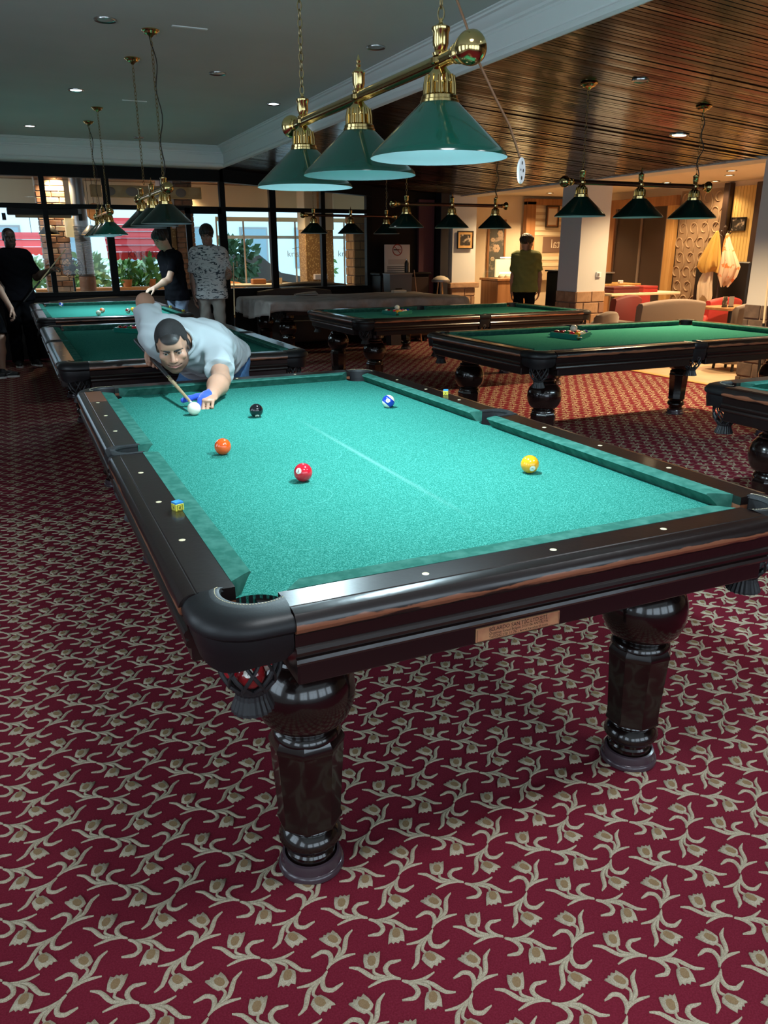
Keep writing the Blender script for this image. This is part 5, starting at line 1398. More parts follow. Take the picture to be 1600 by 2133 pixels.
for n, x, y, lab in ((10, -.45, 9.85, 'blue and white ball by the far cushion of the boy\'s table'), (13, -.08, 8.48, 'orange and white ball lying in mid table by the boy'), (0, -.16, 8.08, 'cream cue ball near the close cushion of the boy\'s table'),
                     (15, .18, 8.26, 'pale striped ball beside the yellow one on the boy\'s table'), (1, .262, 8.44, 'yellow ball between the pale and the blue ball on the boy\'s table'), (2, .345, 8.42, 'blue ball next to the yellow one on the boy\'s table')):
    ball(n, (x, y, ZB), lab, G2, (0.3, -1, .3) if n else None, axis=(.5, .2, .8) if n > 8 else None)

MAT['rack_green'] = mat('green_plastic_triangle', (0.01, 0.20, 0.15), rough=.35)
def rack(x, y, ang, where, apex_down=True, cue=True):
    o = thing('ball_triangle', 'green plastic ball triangle on the table ' + where, 'triangle rack', (x, y, ZT), ang, 'ball triangles')
    R_ = .205; P_ = [Vector((R_ * math.cos(PI / 2 + 2 * PI * k / 3), R_ * math.sin(PI / 2 + 2 * PI * k / 3))) for k in range(3)]
    for k in range(3):
        a, b = P_[k], P_[(k + 1) % 3]; d = (b - a).normalized(); n = Vector((d.y, -d.x))
        a2 = a + d * .03; b2 = b - d * .03
        m_ = MB(); m_.prism([tuple(a2 - n * .006), tuple(b2 - n * .006), tuple(b2 + n * .006), tuple(a2 + n * .006)], 0, .040); m_.build('side', MAT['rack_green'], o, smooth=0)
        e = (P_[k - 1] - a).normalized(); m_ = MB(); q = [a2, a + (d + e) * .012, a + e * .03]
        m_.tube([(p.x, p.y, .02) for p in q], .02, 8, flat=.3); m_.build('corner', MAT['rack_green'], o, smooth=40)
    nums = [1, 9, 3, 11, 8, 6, 14, 5, 13, 7, 2, 10, 4, 12, 15]; i = 0
    cs, sn = math.cos(ang), math.sin(ang)
    for row in range(5):
        for k in range(row + 1):
            lx = (k - row / 2) * BR * 2.01; ly = .1325 - row * BR * 2.01 * .866
            n = nums[i]; i += 1
            kind = ('solid ' if n <= 8 else 'striped ') + CNAME[(n - 1) % 8 + 1]
            b_ = ball(n, (x + lx * cs - ly * sn, y + lx * sn + ly * cs, ZB), kind + ' ball racked on the table ' + where, 'racked balls', None)
            b_.rotation_euler = (random.uniform(0, 3), random.uniform(0, 3), random.uniform(0, 3))
    if cue:
        r2 = 2 * BR * 2.01; lx, ly = 0, .1325 - 3 * BR * 2.01 * .866 + .033
        ball(0, (x - ly * sn, y + ly * cs, ZB + BR * 1.633), 'cream cue ball resting on the racked balls on the table ' + where, 'racked balls')
rack(-.06, 5.93, PI + .15, 'behind the bending man', cue=False)
rack(2.87, 6.68, 2.7, 'next to the sheet-covered one')
rack(3.06, 3.80, 2.75, 'by the sofas')

MAT['chalk_paper'] = mat('yellow_chalk_label', (0.72, 0.66, 0.06), rough=.6)
MAT['chalk_blue'] = mat('blue_chalk', (0.03, 0.25, 0.62), rough=.9)
def chalk(label, x, y, z, rz):
    o = thing('chalk_cube', label, 'chalk', (x, y, z), rz, 'chalk cubes on the rails')
    MB().bbox(-.0115, .0115, -.0115, .0115, 0, .018, .0008).build('paper_label', MAT['chalk_paper'], o, smooth=0)
    m_ = MB(); m_.loft([[(-.011, -.011, .018), (.011, -.011, .018), (.011, .011, .018), (-.011, .011, .018)], [(-.011, -.011, .023), (.011, -.011, .023), (.011, .011, .023), (-.011, .011, .023)], [(-.005, -.005, .021), (.005, -.005, .021), (.005, .005, .021), (-.005, .005, .021)]])
    m_.build('chalk_top', MAT['chalk_blue'], o, smooth=0)
    for k in range(4):
        M = Matrix.Rotation(PI / 2 * k, 4, 'Z'); p = MB(M)
        for a, b, c, d in ((-.008, .008, .002, .003), (-.008, .008, .0145, .0155), (-.008, -.007, .003, .0145), (.007, .008, .003, .0145), (-.004, .004, .006, .0075), (-.004, .004, .010, .0115), (-.001, .001, .006, .0115)):
            p.box(a, b, -.0119, -.0114, c, d)
        p.build('printed_mark', MAT['ball_ink'], o, smooth=0)
chalk('yellow and blue chalk cube on the rail near the orange ball', -.697, .547, ZR - .001, .35)
chalk('yellow and blue chalk cube on the rail near the blue striped ball', .742, 1.731, ZR - .001, -.5)
chalk('chalk cube on the rail beside the boy in black', .715, 8.55, ZR - .001, .2)
chalk('chalk cube on the rail nearest the boy in the printed shirt', .715, 7.75, ZR - .001, .5)

# --- dust sheet
MAT['sheet'] = mat('grey_dust_sheet', (0.22, 0.195, 0.18), rough=.75, noise=(6, (0.30, 0.27, 0.25), .4, .6))
nx, ny = 96, 64; ax, ay = 1.445, .810; V = []; F = []
for j in range(ny + 1):
    for i in range(nx + 1):
        u = lerp(-1, 1, i / nx); v = lerp(-1, 1, j / ny)
        hx = .16 + .05 * math.sin(3.1 * v + 1) + (.06 if u < 0 else 0); hy = .15 + .045 * math.sin(4.3 * u + .6) + .03 * math.sin(9 * u)
        U_ = u * (ax + hx); W_ = v * (ay + hy)
        du = max(abs(U_) - ax, 0); dv = max(abs(W_) - ay, 0); drop = math.hypot(du, dv) if du and dv else du + dv
        fold = .022 * math.sin(W_ * 17 + 2 * math.sin(3 * W_)) if du > dv else .022 * math.sin(U_ * 15 + 2 * math.sin(2.3 * U_))
        k = min(1, drop / .08); o_ = .014 + .10 * drop + fold * k
        X = math.copysign(min(abs(U_), ax) + (o_ if du > 0 else 0) , U_); Y = math.copysign(min(abs(W_), ay) + (o_ if dv > 0 else 0), W_)
        Z = .857 - drop * .97 + .004 * math.sin(7 * U_ + 3 * W_) + .004 * math.sin(5 * W_ - 2 * U_)
        V.append((X, Y, Z))
for j in range(ny):
    for i in range(nx): F.append((j * (nx + 1) + i, j * (nx + 1) + i + 1, (j + 1) * (nx + 1) + i + 1, (j + 1) * (nx + 1) + i))
sh_ = MB(); sh_.add(V, F); so_ = sh_.build('dust_sheet', MAT['sheet'], smooth=180, loc=(3.43, 9.38, 0))
md = so_.modifiers.new('thickness', 'SOLIDIFY'); md.thickness = .003; md.offset = 1
tag(so_, 'grey dust sheet draped over the unused pool table', 'dust sheet')
fp = MB(); fp.loft([[(-.17, -.10, 0), (.17, -.10, 0), (.20, .10, 0), (-.14, .10, 0)], [(-.17, -.10, .015), (.17, -.10, .02), (.20, .10, .03), (-.14, .10, .012)], [(-.05, -.06, .03), (.14, -.06, .035), (.20, .09, .05), (.0, .08, .035)]])
tag(fp.build('folded_cloth', MAT['sheet'], smooth=0, loc=(2.95, 10.02, .862)), 'folded grey cloth lying on the dust sheet', 'cloth')
tag(MB().bbox(-.11, .11, -.05, .05, 0, .045, .008).build('brush_box', MAT['paper'], smooth=0, loc=(4.42, 9.85, .862)), 'small beige box lying on the dust sheet', 'box')

# ================================================================== PEOPLE
class Field:
    """signed distance sculpting on a grid, meshed with surface nets"""
    def __init__(s, lo, hi, h):
        s.lo = np.array(lo, float); s.h = h; s.n = np.ceil((np.array(hi) - s.lo) / h).astype(int) + 1
        s.D = np.full(s.n, 1.0, np.float32)
    def _sub(s, lo, hi):
        a = np.clip(np.floor((np.array(lo) - s.lo) / s.h).astype(int), 0, s.n); b = np.clip(np.ceil((np.array(hi) - s.lo) / s.h).astype(int) + 1, 0, s.n)
        if np.any(b <= a): return None
        ax = [s.lo[i] + s.h * np.arange(a[i], b[i]) for i in range(3)]
        P = np.stack(np.meshgrid(*ax, indexing='ij'), -1)
        return (slice(a[0], b[0]), slice(a[1], b[1]), slice(a[2], b[2])), P
    def _u(s, sl, d, k):
        D = s.D[sl]; t = np.clip(.5 + .5 * (D - d) / k, 0, 1); s.D[sl] = D * (1 - t) + d * t - k * t * (1 - t)
    def cap(s, a, b, ra, rb=None, k=.02, flat=False):
        rb = ra if rb is None else rb; a = np.array(a, float); b = np.array(b, float); m = max(ra, rb) + k + 3 * s.h
        q = s._sub(np.minimum(a, b) - m, np.maximum(a, b) + m)
        if q is None: return s
        sl, P = q; ba = b - a; L2 = max(ba @ ba, 1e-12); t = (P - a) @ ba / L2; tc = np.clip(t, 0, 1)
        d = np.linalg.norm(P - a - tc[..., None] * ba, axis=-1) - (ra + (rb - ra) * tc)
        if flat: d = np.maximum(np.linalg.norm(P - a - t[..., None] * ba, axis=-1) * (t > 0) + np.linalg.norm(P - a, axis=-1) * (t <= 0) - (ra + (rb - ra) * tc), (t - 1) * math.sqrt(L2))
        s._u(sl, d, k); return s
    def chain(s, pts, rs, k=.02):
        for i in range(len(pts) - 1): s.cap(pts[i], pts[i + 1], rs[i], rs[i + 1], k)
        return s
    def ell(s, c, r, R=None, k=.02, sub=False):
        c = np.array(c, float); r = np.array(r, float); m = r.max() + k + 3 * s.h; q = s._sub(c - m, c + m)
        if q is None: return s
        sl, P = q; X = P - c
        if R is not None: X = X @ np.array(R, float)
        k0 = np.linalg.norm(X / r, axis=-1); k1 = np.linalg.norm(X / r ** 2, axis=-1) + 1e-9; d = k0 * (k0 - 1) / k1
        if sub:
            D = s.D[sl]; t = np.clip(.5 - .5 * (D + d) / k, 0, 1); s.D[sl] = D * (1 - t) - d * t + k * t * (1 - t)
        else: s._u(sl, d, k)
        return s
    def subcap(s, a, b, r):
        a = np.array(a, float); b = np.array(b, float); m = r + 4 * s.h; q = s._sub(np.minimum(a, b) - m, np.maximum(a, b) + m)
        if q is None: return s
        sl, P = q; ba = b - a; t = np.clip((P - a) @ ba / (ba @ ba), 0, 1); d = np.linalg.norm(P - a - t[..., None] * ba, axis=-1) - r
        s.D[sl] = np.maximum(s.D[sl], -d); return s
    def cut(s, p, n):
        """removes everything on the side the normal points to"""
        p = np.array(p, float); n = np.array(n, float); n /= np.linalg.norm(n)
        ax = [s.lo[i] + s.h * np.arange(s.n[i]) for i in range(3)]
        d = (ax[0][:, None, None] - p[0]) * n[0] + (ax[1][None, :, None] - p[1]) * n[1] + (ax[2][None, None, :] - p[2]) * n[2]
        s.D = np.maximum(s.D, d).astype(np.float32); return s
    def maxf(s, f):
        m = s.D < .05; P = s.lo + np.argwhere(m) * s.h; s.D[m] = np.maximum(s.D[m], f(P)); return s
    def ripple(s, f):
        m = np.abs(s.D) < .06; idx = np.argwhere(m); P = s.lo + idx * s.h; s.D[m] += f(P); return s
    def surf(s):
        D = s.D; n = D.shape; inside = D < 0
        c8 = [(i, j, k) for i in (0, 1) for j in (0, 1) for k in (0, 1)]
        cnt = sum(inside[i:n[0] - 1 + i, j:n[1] - 1 + j, k:n[2] - 1 + k].astype(np.int8) for i, j, k in c8)
        act = np.argwhere((cnt > 0) & (cnt < 8)); ids = -np.ones(cnt.shape, np.int64); ids[tuple(act.T)] = np.arange(len(act))
        vals = np.stack([D[act[:, 0] + i, act[:, 1] + j, act[:, 2] + k] for i, j, k in c8], 1); acc = np.zeros((len(act), 3)); num = np.zeros(len(act))
        for a in range(8):
            for b in range(a + 1, 8):
                A = np.array(c8[a]); B = np.array(c8[b])
                if np.abs(A - B).sum() != 1: continue
                va = vals[:, a]; vb = vals[:, b]; m = (va < 0) != (vb < 0); t = np.zeros(len(act)); t[m] = va[m] / (va[m] - vb[m])
                acc[m] += A + (B - A) * t[m][:, None]; num[m] += 1
        V = s.lo + (act + acc / np.maximum(num, 1)[:, None]) * s.h
        quads = []
        for axis in range(3):
            e = [0, 0, 0]; e[axis] = 1; u, v = [i for i in range(3) if i != axis]
            A = inside[tuple(slice(0, n[i] - e[i]) for i in range(3))]; B = inside[tuple(slice(e[i], n[i]) for i in range(3))]
            ed = np.argwhere(A != B); ed = ed[(ed[:, u] > 0) & (ed[:, v] > 0) & (ed[:, u] < n[u] - 1) & (ed[:, v] < n[v] - 1)]
            if not len(ed): continue
            def cid(du, dv):
                q = ed.copy(); q[:, u] -= du; q[:, v] -= dv; return ids[tuple(q.T)]
            Q = np.stack([cid(1, 1), cid(0, 1), cid(0, 0), cid(1, 0)], 1)
            fl_ = inside[tuple(ed.T)] ^ (axis == 1); Q[~fl_] = Q[~fl_][:, ::-1]; quads.append(Q)
        return V, np.concatenate(quads) if quads else np.zeros((0, 4), int)

def joined(surfs, name, m_, parent, col=None, smooth_it=0):
    Vs = []; Fs = []; n = 0
    for V, Q in surfs: Vs.append(V); Fs.append(Q + n); n += len(V)
    V = np.concatenate(Vs); F = np.concatenate(Fs)
    if smooth_it:
        for _ in range(smooth_it):
            S = np.zeros_like(V); c = np.zeros(len(V))
            for a in range(4):
                b = (a + 1) % 4; np.add.at(S, F[:, a], V[F[:, b]]); np.add.at(S, F[:, b], V[F[:, a]]); np.add.at(c, F[:, a], 1); np.add.at(c, F[:, b], 1)
            V = V * .5 + .5 * S / np.maximum(c, 1)[:, None]
    me = bpy.data.meshes.new(name); me.from_pydata(V.tolist(), [], F.tolist()); me.materials.append(m_)
    if col is not None:
        at = me.color_attributes.new('tone', 'FLOAT_COLOR', 'POINT'); C = col(V); at.data.foreach_set('color', np.concatenate([C, np.ones((len(C), 1))], 1).ravel())
    me.shade_smooth(); me.update()
    o = bpy.data.objects.new(name, me); COL.objects.link(o)
    o.parent = parent; o.matrix_parent_inverse = Matrix.Translation(-Vector(parent.location))
    return o

def skin_mat(name):
    m_ = mat(name, (.5, .3, .2), rough=.5, sss=.08, bump=(180, .06)); nt = m_.node_tree; at = nt.nodes.new('ShaderNodeAttribute'); at.attribute_name = 'tone'
    nt.links.new(at.outputs['Color'], nt.nodes['Principled BSDF'].inputs['Base Color']); return m_
MAT['skin'] = skin_mat('skin')
MAT['eye_white'] = mat('eye_white', (.46, .43, .40), rough=.25)
MAT['iris'] = mat('dark_iris', (.015, .008, .005), rough=.1)
A3 = lambda v: np.array(v, float)
def unit(v): v = A3(v); return v / np.linalg.norm(v)

def hairline(X):
    """height of the hair edge over the face for a point in head space"""
    x = np.abs(X[:, 0]); y = X[:, 1]
    front = .052 + 14.0 * np.maximum(x - .012, 0) ** 2 * (x < .05) + .020 * (x >= .05) - .02 * np.clip((x - .05) / .02, 0, 1)
    side = np.where(y > .022, .030 + (y - .022) * .55, np.where(y > -.005, -.030 + (y + .005) * 2.2, -.035 + (y + .005) * .62))
    w = np.clip((x - .052) / .012, 0, 1)
    return np.where(y > .03, front * (1 - w) + side * w, side)

def head(c, f, u, neck, h, s=1.0, tone=(.50, .29, .20), beard=0.0, nr=.056, cropped=False):
    """returns surface, colour function and frame of a head"""
    c = A3(c); f = unit(f); u = A3(u); u = unit(u - f * (u @ f)); l = np.cross(u, f); R = np.stack([l, f, u], 1)
    W = lambda x, y, z: c + R @ (A3((x, y, z)) * s)
    lo = np.minimum(c - .17 * s, A3(neck) - .09); hi = np.maximum(c + .17 * s, A3(neck) + .09)
    F = Field(lo, hi, h)
    E = lambda p, r, k=.015, sub=False: F.ell(W(*p), A3(r) * s, R, k * s, sub)
    E((0, -.012, .033), (.0765, .097, .090)); E((0, .018, -.042), (.061, .072, .080), .03); E((0, .060, -.100), (.026, .022, .019), .03)
    for q in (-1, 1):
        E((q * .037, .012, -.072), (.026, .042, .032), .03); E((q * .045, .063, -.022), (.021, .021, .018), .018); E((q * .026, .080, .026), (.024, .011, .009), .014)
        E((q * .022, .074, -.058), (.016, .014, .02), .02)
    E((0, .070, .050), (.045, .025, .03), .03)
    for q in (-1, 1): E((q * .031, .094, .004), (.016, .013, .0095), .010, True)
    F.cap(W(0, .086, .016), W(0, .108, -.026), .0072 * s, .0105 * s, .010 * s); F.ell(W(0, .107, -.031), A3((.0115, .010, .0095)) * s, R, .006)
    for q in (-1, 1): E((q * .0125, .098, -.034), (.0075, .009, .007), .006)
    F.chain([W(-.030, .072, -.0535), W(-.012, .083, -.0625), W(.012, .083, -.0625), W(.030, .072, -.0535)], [.006 * s, .008 * s, .008 * s, .006 * s], .008 * s); F.chain([W(-.018, .081, -.069), W(0, .087, -.0735), W(.018, .081, -.069)], [.006 * s, .0075 * s, .006 * s], .007 * s)
    F.ell(W(0, .096, -.0672), A3((.020, .010, .0020)) * s, R, .003, True)
    for q in (-1, 1): E((q * .022, .090, -.0640), (.008, .009, .0022), .003, True); E((q * .030, .084, -.0590), (.006, .009, .0024), .003, True)
    for q in (-1, 1):
        E((q * .074, -.010, -.006), (.009, .017, .029), .006); E((q * .083, -.004, -.004), (.006, .009, .016), .004, True)
    F.cap(W(0, -.022, -.055), neck, nr * s, nr * 1.05, .03)
    tone = A3(tone)
    def col(V):
        X = (V - c) @ R / s; C = np.tile(tone, (len(V), 1)); nh = (np.abs(X[:, 0]) < .088) & (np.abs(X[:, 1]) < .135) & (X[:, 2] > -.13)
        if beard:
            n_ = .5 + .5 * np.sin(X[:, 0] * 900) * np.sin(X[:, 2] * 800 + X[:, 1] * 700)
            jaw = np.clip((-.034 - .3 * np.maximum(.045 - np.abs(X[:, 0]), 0) - X[:, 2]) / .022, 0, 1) * np.clip((X[:, 1] + .035) / .03, 0, 1) * np.clip((.135 + X[:, 2]) / .02, 0, 1)
            side = np.clip((np.abs(X[:, 0]) - .052) / .012, 0, 1) * np.clip((.02 - X[:, 2]) / .03, 0, 1) * np.clip((X[:, 1] + .02) / .02, 0, 1) * np.clip((.055 - X[:, 1]) / .02, 0, 1)
            mst = np.exp(-((X[:, 2] + .049) / .008) ** 2 - (X[:, 0] / .028) ** 2) * (X[:, 1] > .07)
            soul = np.exp(-((X[:, 2] + .083) / .008) ** 2 - (X[:, 0] / .02) ** 2) * .5
            m_ = np.clip(np.maximum.reduce([jaw * .80, side * .95, mst * .85, soul]), 0, 1) * beard * (.8 + .2 * n_) * nh
            C = C * (1 - m_[:, None]) + A3((.040, .025, .020)) * m_[:, None]
        if cropped:
            hm = np.clip((X[:, 2] - hairline(X)) / .006 + .5, 0, 1) * (np.abs(X[:, 0]) < .086) * (np.abs(X[:, 1]) < .125) * (X[:, 2] > -.09) * (X[:, 2] < .14); C = C * (1 - hm[:, None]) + A3((.016, .013, .012)) * hm[:, None]
        lip = np.exp(-((X[:, 2] + .067) / .009) ** 2 - (X[:, 0] / .022) ** 2) * (X[:, 1] > .075) * nh
        C = C * (1 - lip[:, None] * .6) + A3((.42, .15, .13)) * (lip[:, None] * .6)
        pink = (np.exp(-((X[:, 2] + .02) / .02) ** 2 - ((np.abs(X[:, 0]) - .04) / .018) ** 2) * .25 + np.exp(-((X[:, 2] + .03) / .012) ** 2 - (X[:, 0] / .015) ** 2) * .3) * nh
        C = C * (1 - pink[:, None]) + C * A3((1.1, .72, .68)) * pink[:, None]
        return C
    return F.surf(), col, (W, R, c)

def face_parts(parent, fr, s=1.0, brow=True, look=(0, 1, 0), hairc=None):
    W, R, c = fr
    for q in (-1, 1):
        e = MB(); p = W(q * .031, .0765, .002); e.sphere(tuple(p), .0120 * s, 18, 12); o = e.build('eye', MAT['eye_white'], None, smooth=180)
        o.parent = parent; o.matrix_parent_inverse = Matrix.Translation(-Vector(parent.location))
        d = unit(R @ unit(look)); e = MB(); e.sphere(tuple(p + d * .0066 * s), .0068 * s, 14, 10); i = e.build('iris', MAT['iris'], None, smooth=180)
        i.parent = parent; i.matrix_parent_inverse = Matrix.Translation(-Vector(parent.location))
        if brow:
            b = MB(); b.tube([tuple(W(q * x, y, z)) for x, y, z in ((.009, .0945, .0150), (.020, .0955, .0190), (.034, .0910, .0225), (.047, .080, .0205), (.054, .071, .015))], [.0030 * s, .0048 * s, .0046 * s, .0036 * s, .001 * s], 8, flat=.9)
            k = b.build('eyebrow', hairc, None, smooth=180); k.parent = parent; k.matrix_parent_inverse = Matrix.Translation(-Vector(parent.location))
            b = MB(); b.tube([tuple(W(q * x, y, z)) for x, y, z in ((.018, .0840, .0035), (.025, .0882, .0085), (.034, .0875, .0090), (.044, .0805, .0035))], .0030 * s, 6)
            k = b.build('eyelid', MAT['lid'], None, smooth=180); k.parent = parent; k.matrix_parent_inverse = Matrix.Translation(-Vector(parent.location))
MAT['lid'] = mat('eyelid_skin', (.22, .115, .08), rough=.5)

def hair(parent, fr, m_, s=1.0, style='short', h=.004):
    W, R, c = fr; F = Field(c - .19 * s, c + .19 * s, h)
    if style == 'short':
        F.ell(W(0, -.013, .034), A3((.0795, .100, .0935)) * s, R, .01)
        F.maxf(lambda P: hairline((P - c) @ R / s) - ((P - c) @ R / s)[:, 2] + .003)
    else:
        F.ell(W(0, -.015, .042), A3((.092, .112, .098)) * s, R, .02)
        F.ell(W(0, .055, .062), A3((.070, .050, .040)) * s, R, .03)
        n = R @ A3((0, .78, -1.0)); F.cut(W(0, .098, .034), n)
    if style != 'short': F.ripple(lambda P: .004 * np.sin(P[:, 0] * 160 + P[:, 2] * 60) * np.sin(P[:, 1] * 150))
    else: F.ripple(lambda P: .0012 * np.sin(P[:, 0] * 420) * np.sin(P[:, 1] * 400) * np.sin(P[:, 2] * 410))
    return joined([F.surf()], 'hair', m_, parent)

def hand(F, w, d, n, side, curl=(.5, .6, .7, .8), thumb=(.6, .7, .3), s=1.0, spread=.0, tcurl=.4):
    """w wrist, d pointing direction, n palm normal, side +1/-1 puts the thumb along +-(d x n)"""
    w = A3(w); d = unit(d); n = A3(n); n = unit(n - d * (n @ d)); t = np.cross(d, n) * side
    R = np.stack([t, d, n], 1); F.cap(w - d * .02, w + d * .02, .024 * s, .026 * s, .015)
    F.ell(w + d * .052 * s, A3((.040, .050, .0155)) * s, R, .012)
    for i in range(4):
        b = w + d * (.088 - .004 * abs(i - 1)) * s + t * (.029 - .0195 * i) * s; dd = unit(d + t * spread * (1.5 - i)); L = [(.040, .026, .020), (.045, .029, .021), (.041, .027, .021), (.032, .021, .018)][i]
        p = b; ang = 0; r = .0088 * s if i < 3 else .0076 * s
        for j in range(3):
            ang += curl[i] * (1.0, 1.25, .8)[j]; q = p + (dd * math.cos(ang) + n * math.sin(ang)) * L[j] * s
            F.cap(p, q, r, r * .92, .005); p = q; r *= .93
    b = w + d * .022 * s + t * .028 * s; p = b; v = unit(d * thumb[0] + t * thumb[1] + n * thumb[2])
    for j, L in enumerate((.038, .032, .026)):
        q = p + v * L * s; F.cap(p, q, (.0135, .011, .0098)[j] * s, (.011, .0098, .0085)[j] * s, .008); p = q; v = unit(v + d * tcurl * .5 + n * tcurl * .4 - t * tcurl * .5)
    return F

def bounds(pts, m): P = np.array(pts, float); return P.min(0) - m, P.max(0) + m

def person(label, J, o):
    s = o.get('s', 1.0); b = o.get('bulk', 1.0); tone = o.get('tone', (.46, .27, .19))
    root = thing('person', label, 'person', (J['pelvis'][0], J['pelvis'][1], 0), 0, 'people in the pool hall')
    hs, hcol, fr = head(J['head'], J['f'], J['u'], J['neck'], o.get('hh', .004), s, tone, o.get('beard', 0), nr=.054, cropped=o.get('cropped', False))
    surfs = [hs]
    for q in 'LR':
        a = [J['sh' + q], J['el' + q], J['wr' + q]]; hd = J.get('hd' + q)
        F = Field(*bounds(a + [A3(J['wr' + q]) + unit(hd[0]) * .16], .09), o.get('ah', .005))
        F.cap(a[0], a[1], .050 * b, .041 * b, .02); F.cap(a[1], A3(a[1]) * .65 + A3(a[2]) * .35, .042 * b, .0455 * b, .02); F.cap(A3(a[1]) * .65 + A3(a[2]) * .35, a[2], .0455 * b, .0275 * b, .02)
        hand(F, a[2], hd[0], hd[1], hd[2], **hd[3]); surfs.append(F.surf())
    # trunk and legs, mostly under the clothes
    pts = [J[k] for k in ('pelvis', 'chest', 'neck', 'shL', 'shR', 'knL', 'knR', 'anL', 'anR')]
    F = Field(*bounds(pts, .16), .010)
    body = lambda F, g: trunk(F, J, b, g)
    trunk(F, J, b, -.022)
    for q in 'LR':
        F.chain([J['hp' + q], J['kn' + q], A3(J['kn' + q]) * .6 + A3(J['an' + q]) * .4, J['an' + q]], [.078 * b, .052 * b, .050 * b, .034], .03)
        F.cap(J['an' + q], A3(J['an' + q]) + unit(J['to' + q]) * .10 - A3((0, 0, .035)), .034, .024, .02)
    surfs.append(F.surf())
    bo_ = joined(surfs, 'body', MAT['skin'], root, hcol)
    face_parts(root, fr, s, hairc=o['hair'])
    hair(root, fr, o['hair'], s, o.get('style', 'short'))
    # shirt
    F = Field(*bounds([J['pelvis'], J['chest'], J['neck'], J['shL'], J['shR'], J['elL'], J['elR'], J['hpL'], J['hpR']], .17), o.get('sh', .008))
    trunk(F, J, b, .020 + o.get('loose', 0))
    F.cut(J['hem'], J['hemn'])
    for q in 'LR':
        e = A3(J['sh' + q]) + (A3(J['el' + q]) - A3(J['sh' + q])) * o.get('sleeve' + q, o.get('sleeve', .72))
        F.cap(J['sh' + q], e, .064 * b, .064 * b + .008, .035, flat=True)
    F.subcap(A3(J['neck']) + (A3(J['head']) - A3(J['neck'])) * .05, J['head'], .068)
    am = o.get('wrinkle', .004)
    ph = random.uniform(0, 6)
    F.ripple(lambda P: am * (np.sin(P[:, 0] * 38 + P[:, 2] * 52 + ph + 2 * np.sin(P[:, 1] * 21)) * .5 + .5 * np.sin(P[:, 1] * 47 - P[:, 2] * 33 + 2.5 * np.sin(P[:, 0] * 19)) + .5 * np.sin(P[:, 2] * 80 + 3 * np.sin(P[:, 0] * 25 + P[:, 1] * 20))))
    joined([F.surf()], 'shirt', o['shirt'], root, smooth_it=2)
    n_ = unit(A3(J['head']) - A3(J['neck'])); c_ = A3(J['neck']) + n_ * .012; e1 = unit(np.cross(n_, (.3, .9, .1))); e2 = np.cross(n_, e1)
    rg = MB(); rg.tube([tuple(c_ + e1 * (.070 * math.cos(2 * PI * k / 28)) + e2 * (.070 * math.sin(2 * PI * k / 28))) for k in range(28)], .0085, 8, closed=True)
    k_ = rg.build('collar', o['shirt'], None, smooth=180); k_.parent = root; k_.matrix_parent_inverse = Matrix.Translation(-Vector(root.location))
    # trousers or shorts
    F = Field(*bounds([J['pelvis'], J['hpL'], J['hpR'], J['knL'], J['knR'], J['anL'], J['anR']], .17), .010)
    for q in 'LR':
        if o.get('shorts'):
            F.cap(J['hp' + q], A3(J['hp' + q]) * .08 + A3(J['kn' + q]) * .92, .098 * b, .096 * b, .03, flat=True)
        else:
            F.cap(J['hp' + q], J['kn' + q], .092 * b, .076 * b, .03); F.cap(J['kn' + q], A3(J['an' + q]) - A3((0, 0, .02)), .076 * b, .066 * b, .03, flat=True)
    F.cap(J['hpL'], J['hpR'], .100 * b, .100 * b, .04); F.cap(J['pelvis'], A3(J['pelvis']) + (A3(J['chest']) - A3(J['pelvis'])) * .15, .104 * b, .098 * b, .04)
    F.ripple(lambda P: .004 * np.sin(P[:, 2] * 45 + 3 * np.sin(P[:, 0] * 22)))
    joined([F.surf()], 'shorts' if o.get('shorts') else 'trousers', o['pants'], root, smooth_it=1)
    # shoes
    for q in 'LR':
        a = A3(J['an' + q]); t = unit(A3(J['to' + q]) * (1, 1, 0)); z0 = a[2] - .085
        F = Field(*bounds([a, a + t * .22, a - t * .1 - A3((0, 0, .1))], .06), .006)
        F.cap(a * (1, 1, 0) + A3((0, 0, z0 + .045)) - t * .035, a * (1, 1, 0) + A3((0, 0, z0 + .042)) + t * .07, .040, .042, .03); F.cap(a * (1, 1, 0) + A3((0, 0, z0 + .042)) + t * .07, a * (1, 1, 0) + A3((0, 0, z0 + .034)) + t * .16, .042, .032, .02)
        F.cap(a - A3((0, 0, .05)), a + A3((0, 0, .0)), .046, .044, .03); F.cut(a - A3((0, 0, .072)), (0, 0, -1))
        sh_ = joined([F.surf()], 'shoe', o['shoe'], root)
        sd = A3((-t[1], t[0], 0)); so = MB(); base = a * (1, 1, 0)
        poly = [base - t * .078 + sd * .022, base - t * .06 + sd * .036, base + t * .06 + sd * .046, base + t * .14 + sd * .042, base + t * .19 + sd * .018]; poly += [p - 2 * sd * ((p - base) @ sd) for p in poly[::-1]]
        so.prism([(p[0], p[1]) for p in poly], max(z0, 0.0), z0 + .024); k = so.build('sole', o.get('sole', MAT['white']), None, smooth=0); k.parent = root; k.matrix_parent_inverse = Matrix.Translation(-Vector(root.location))
    return root, fr

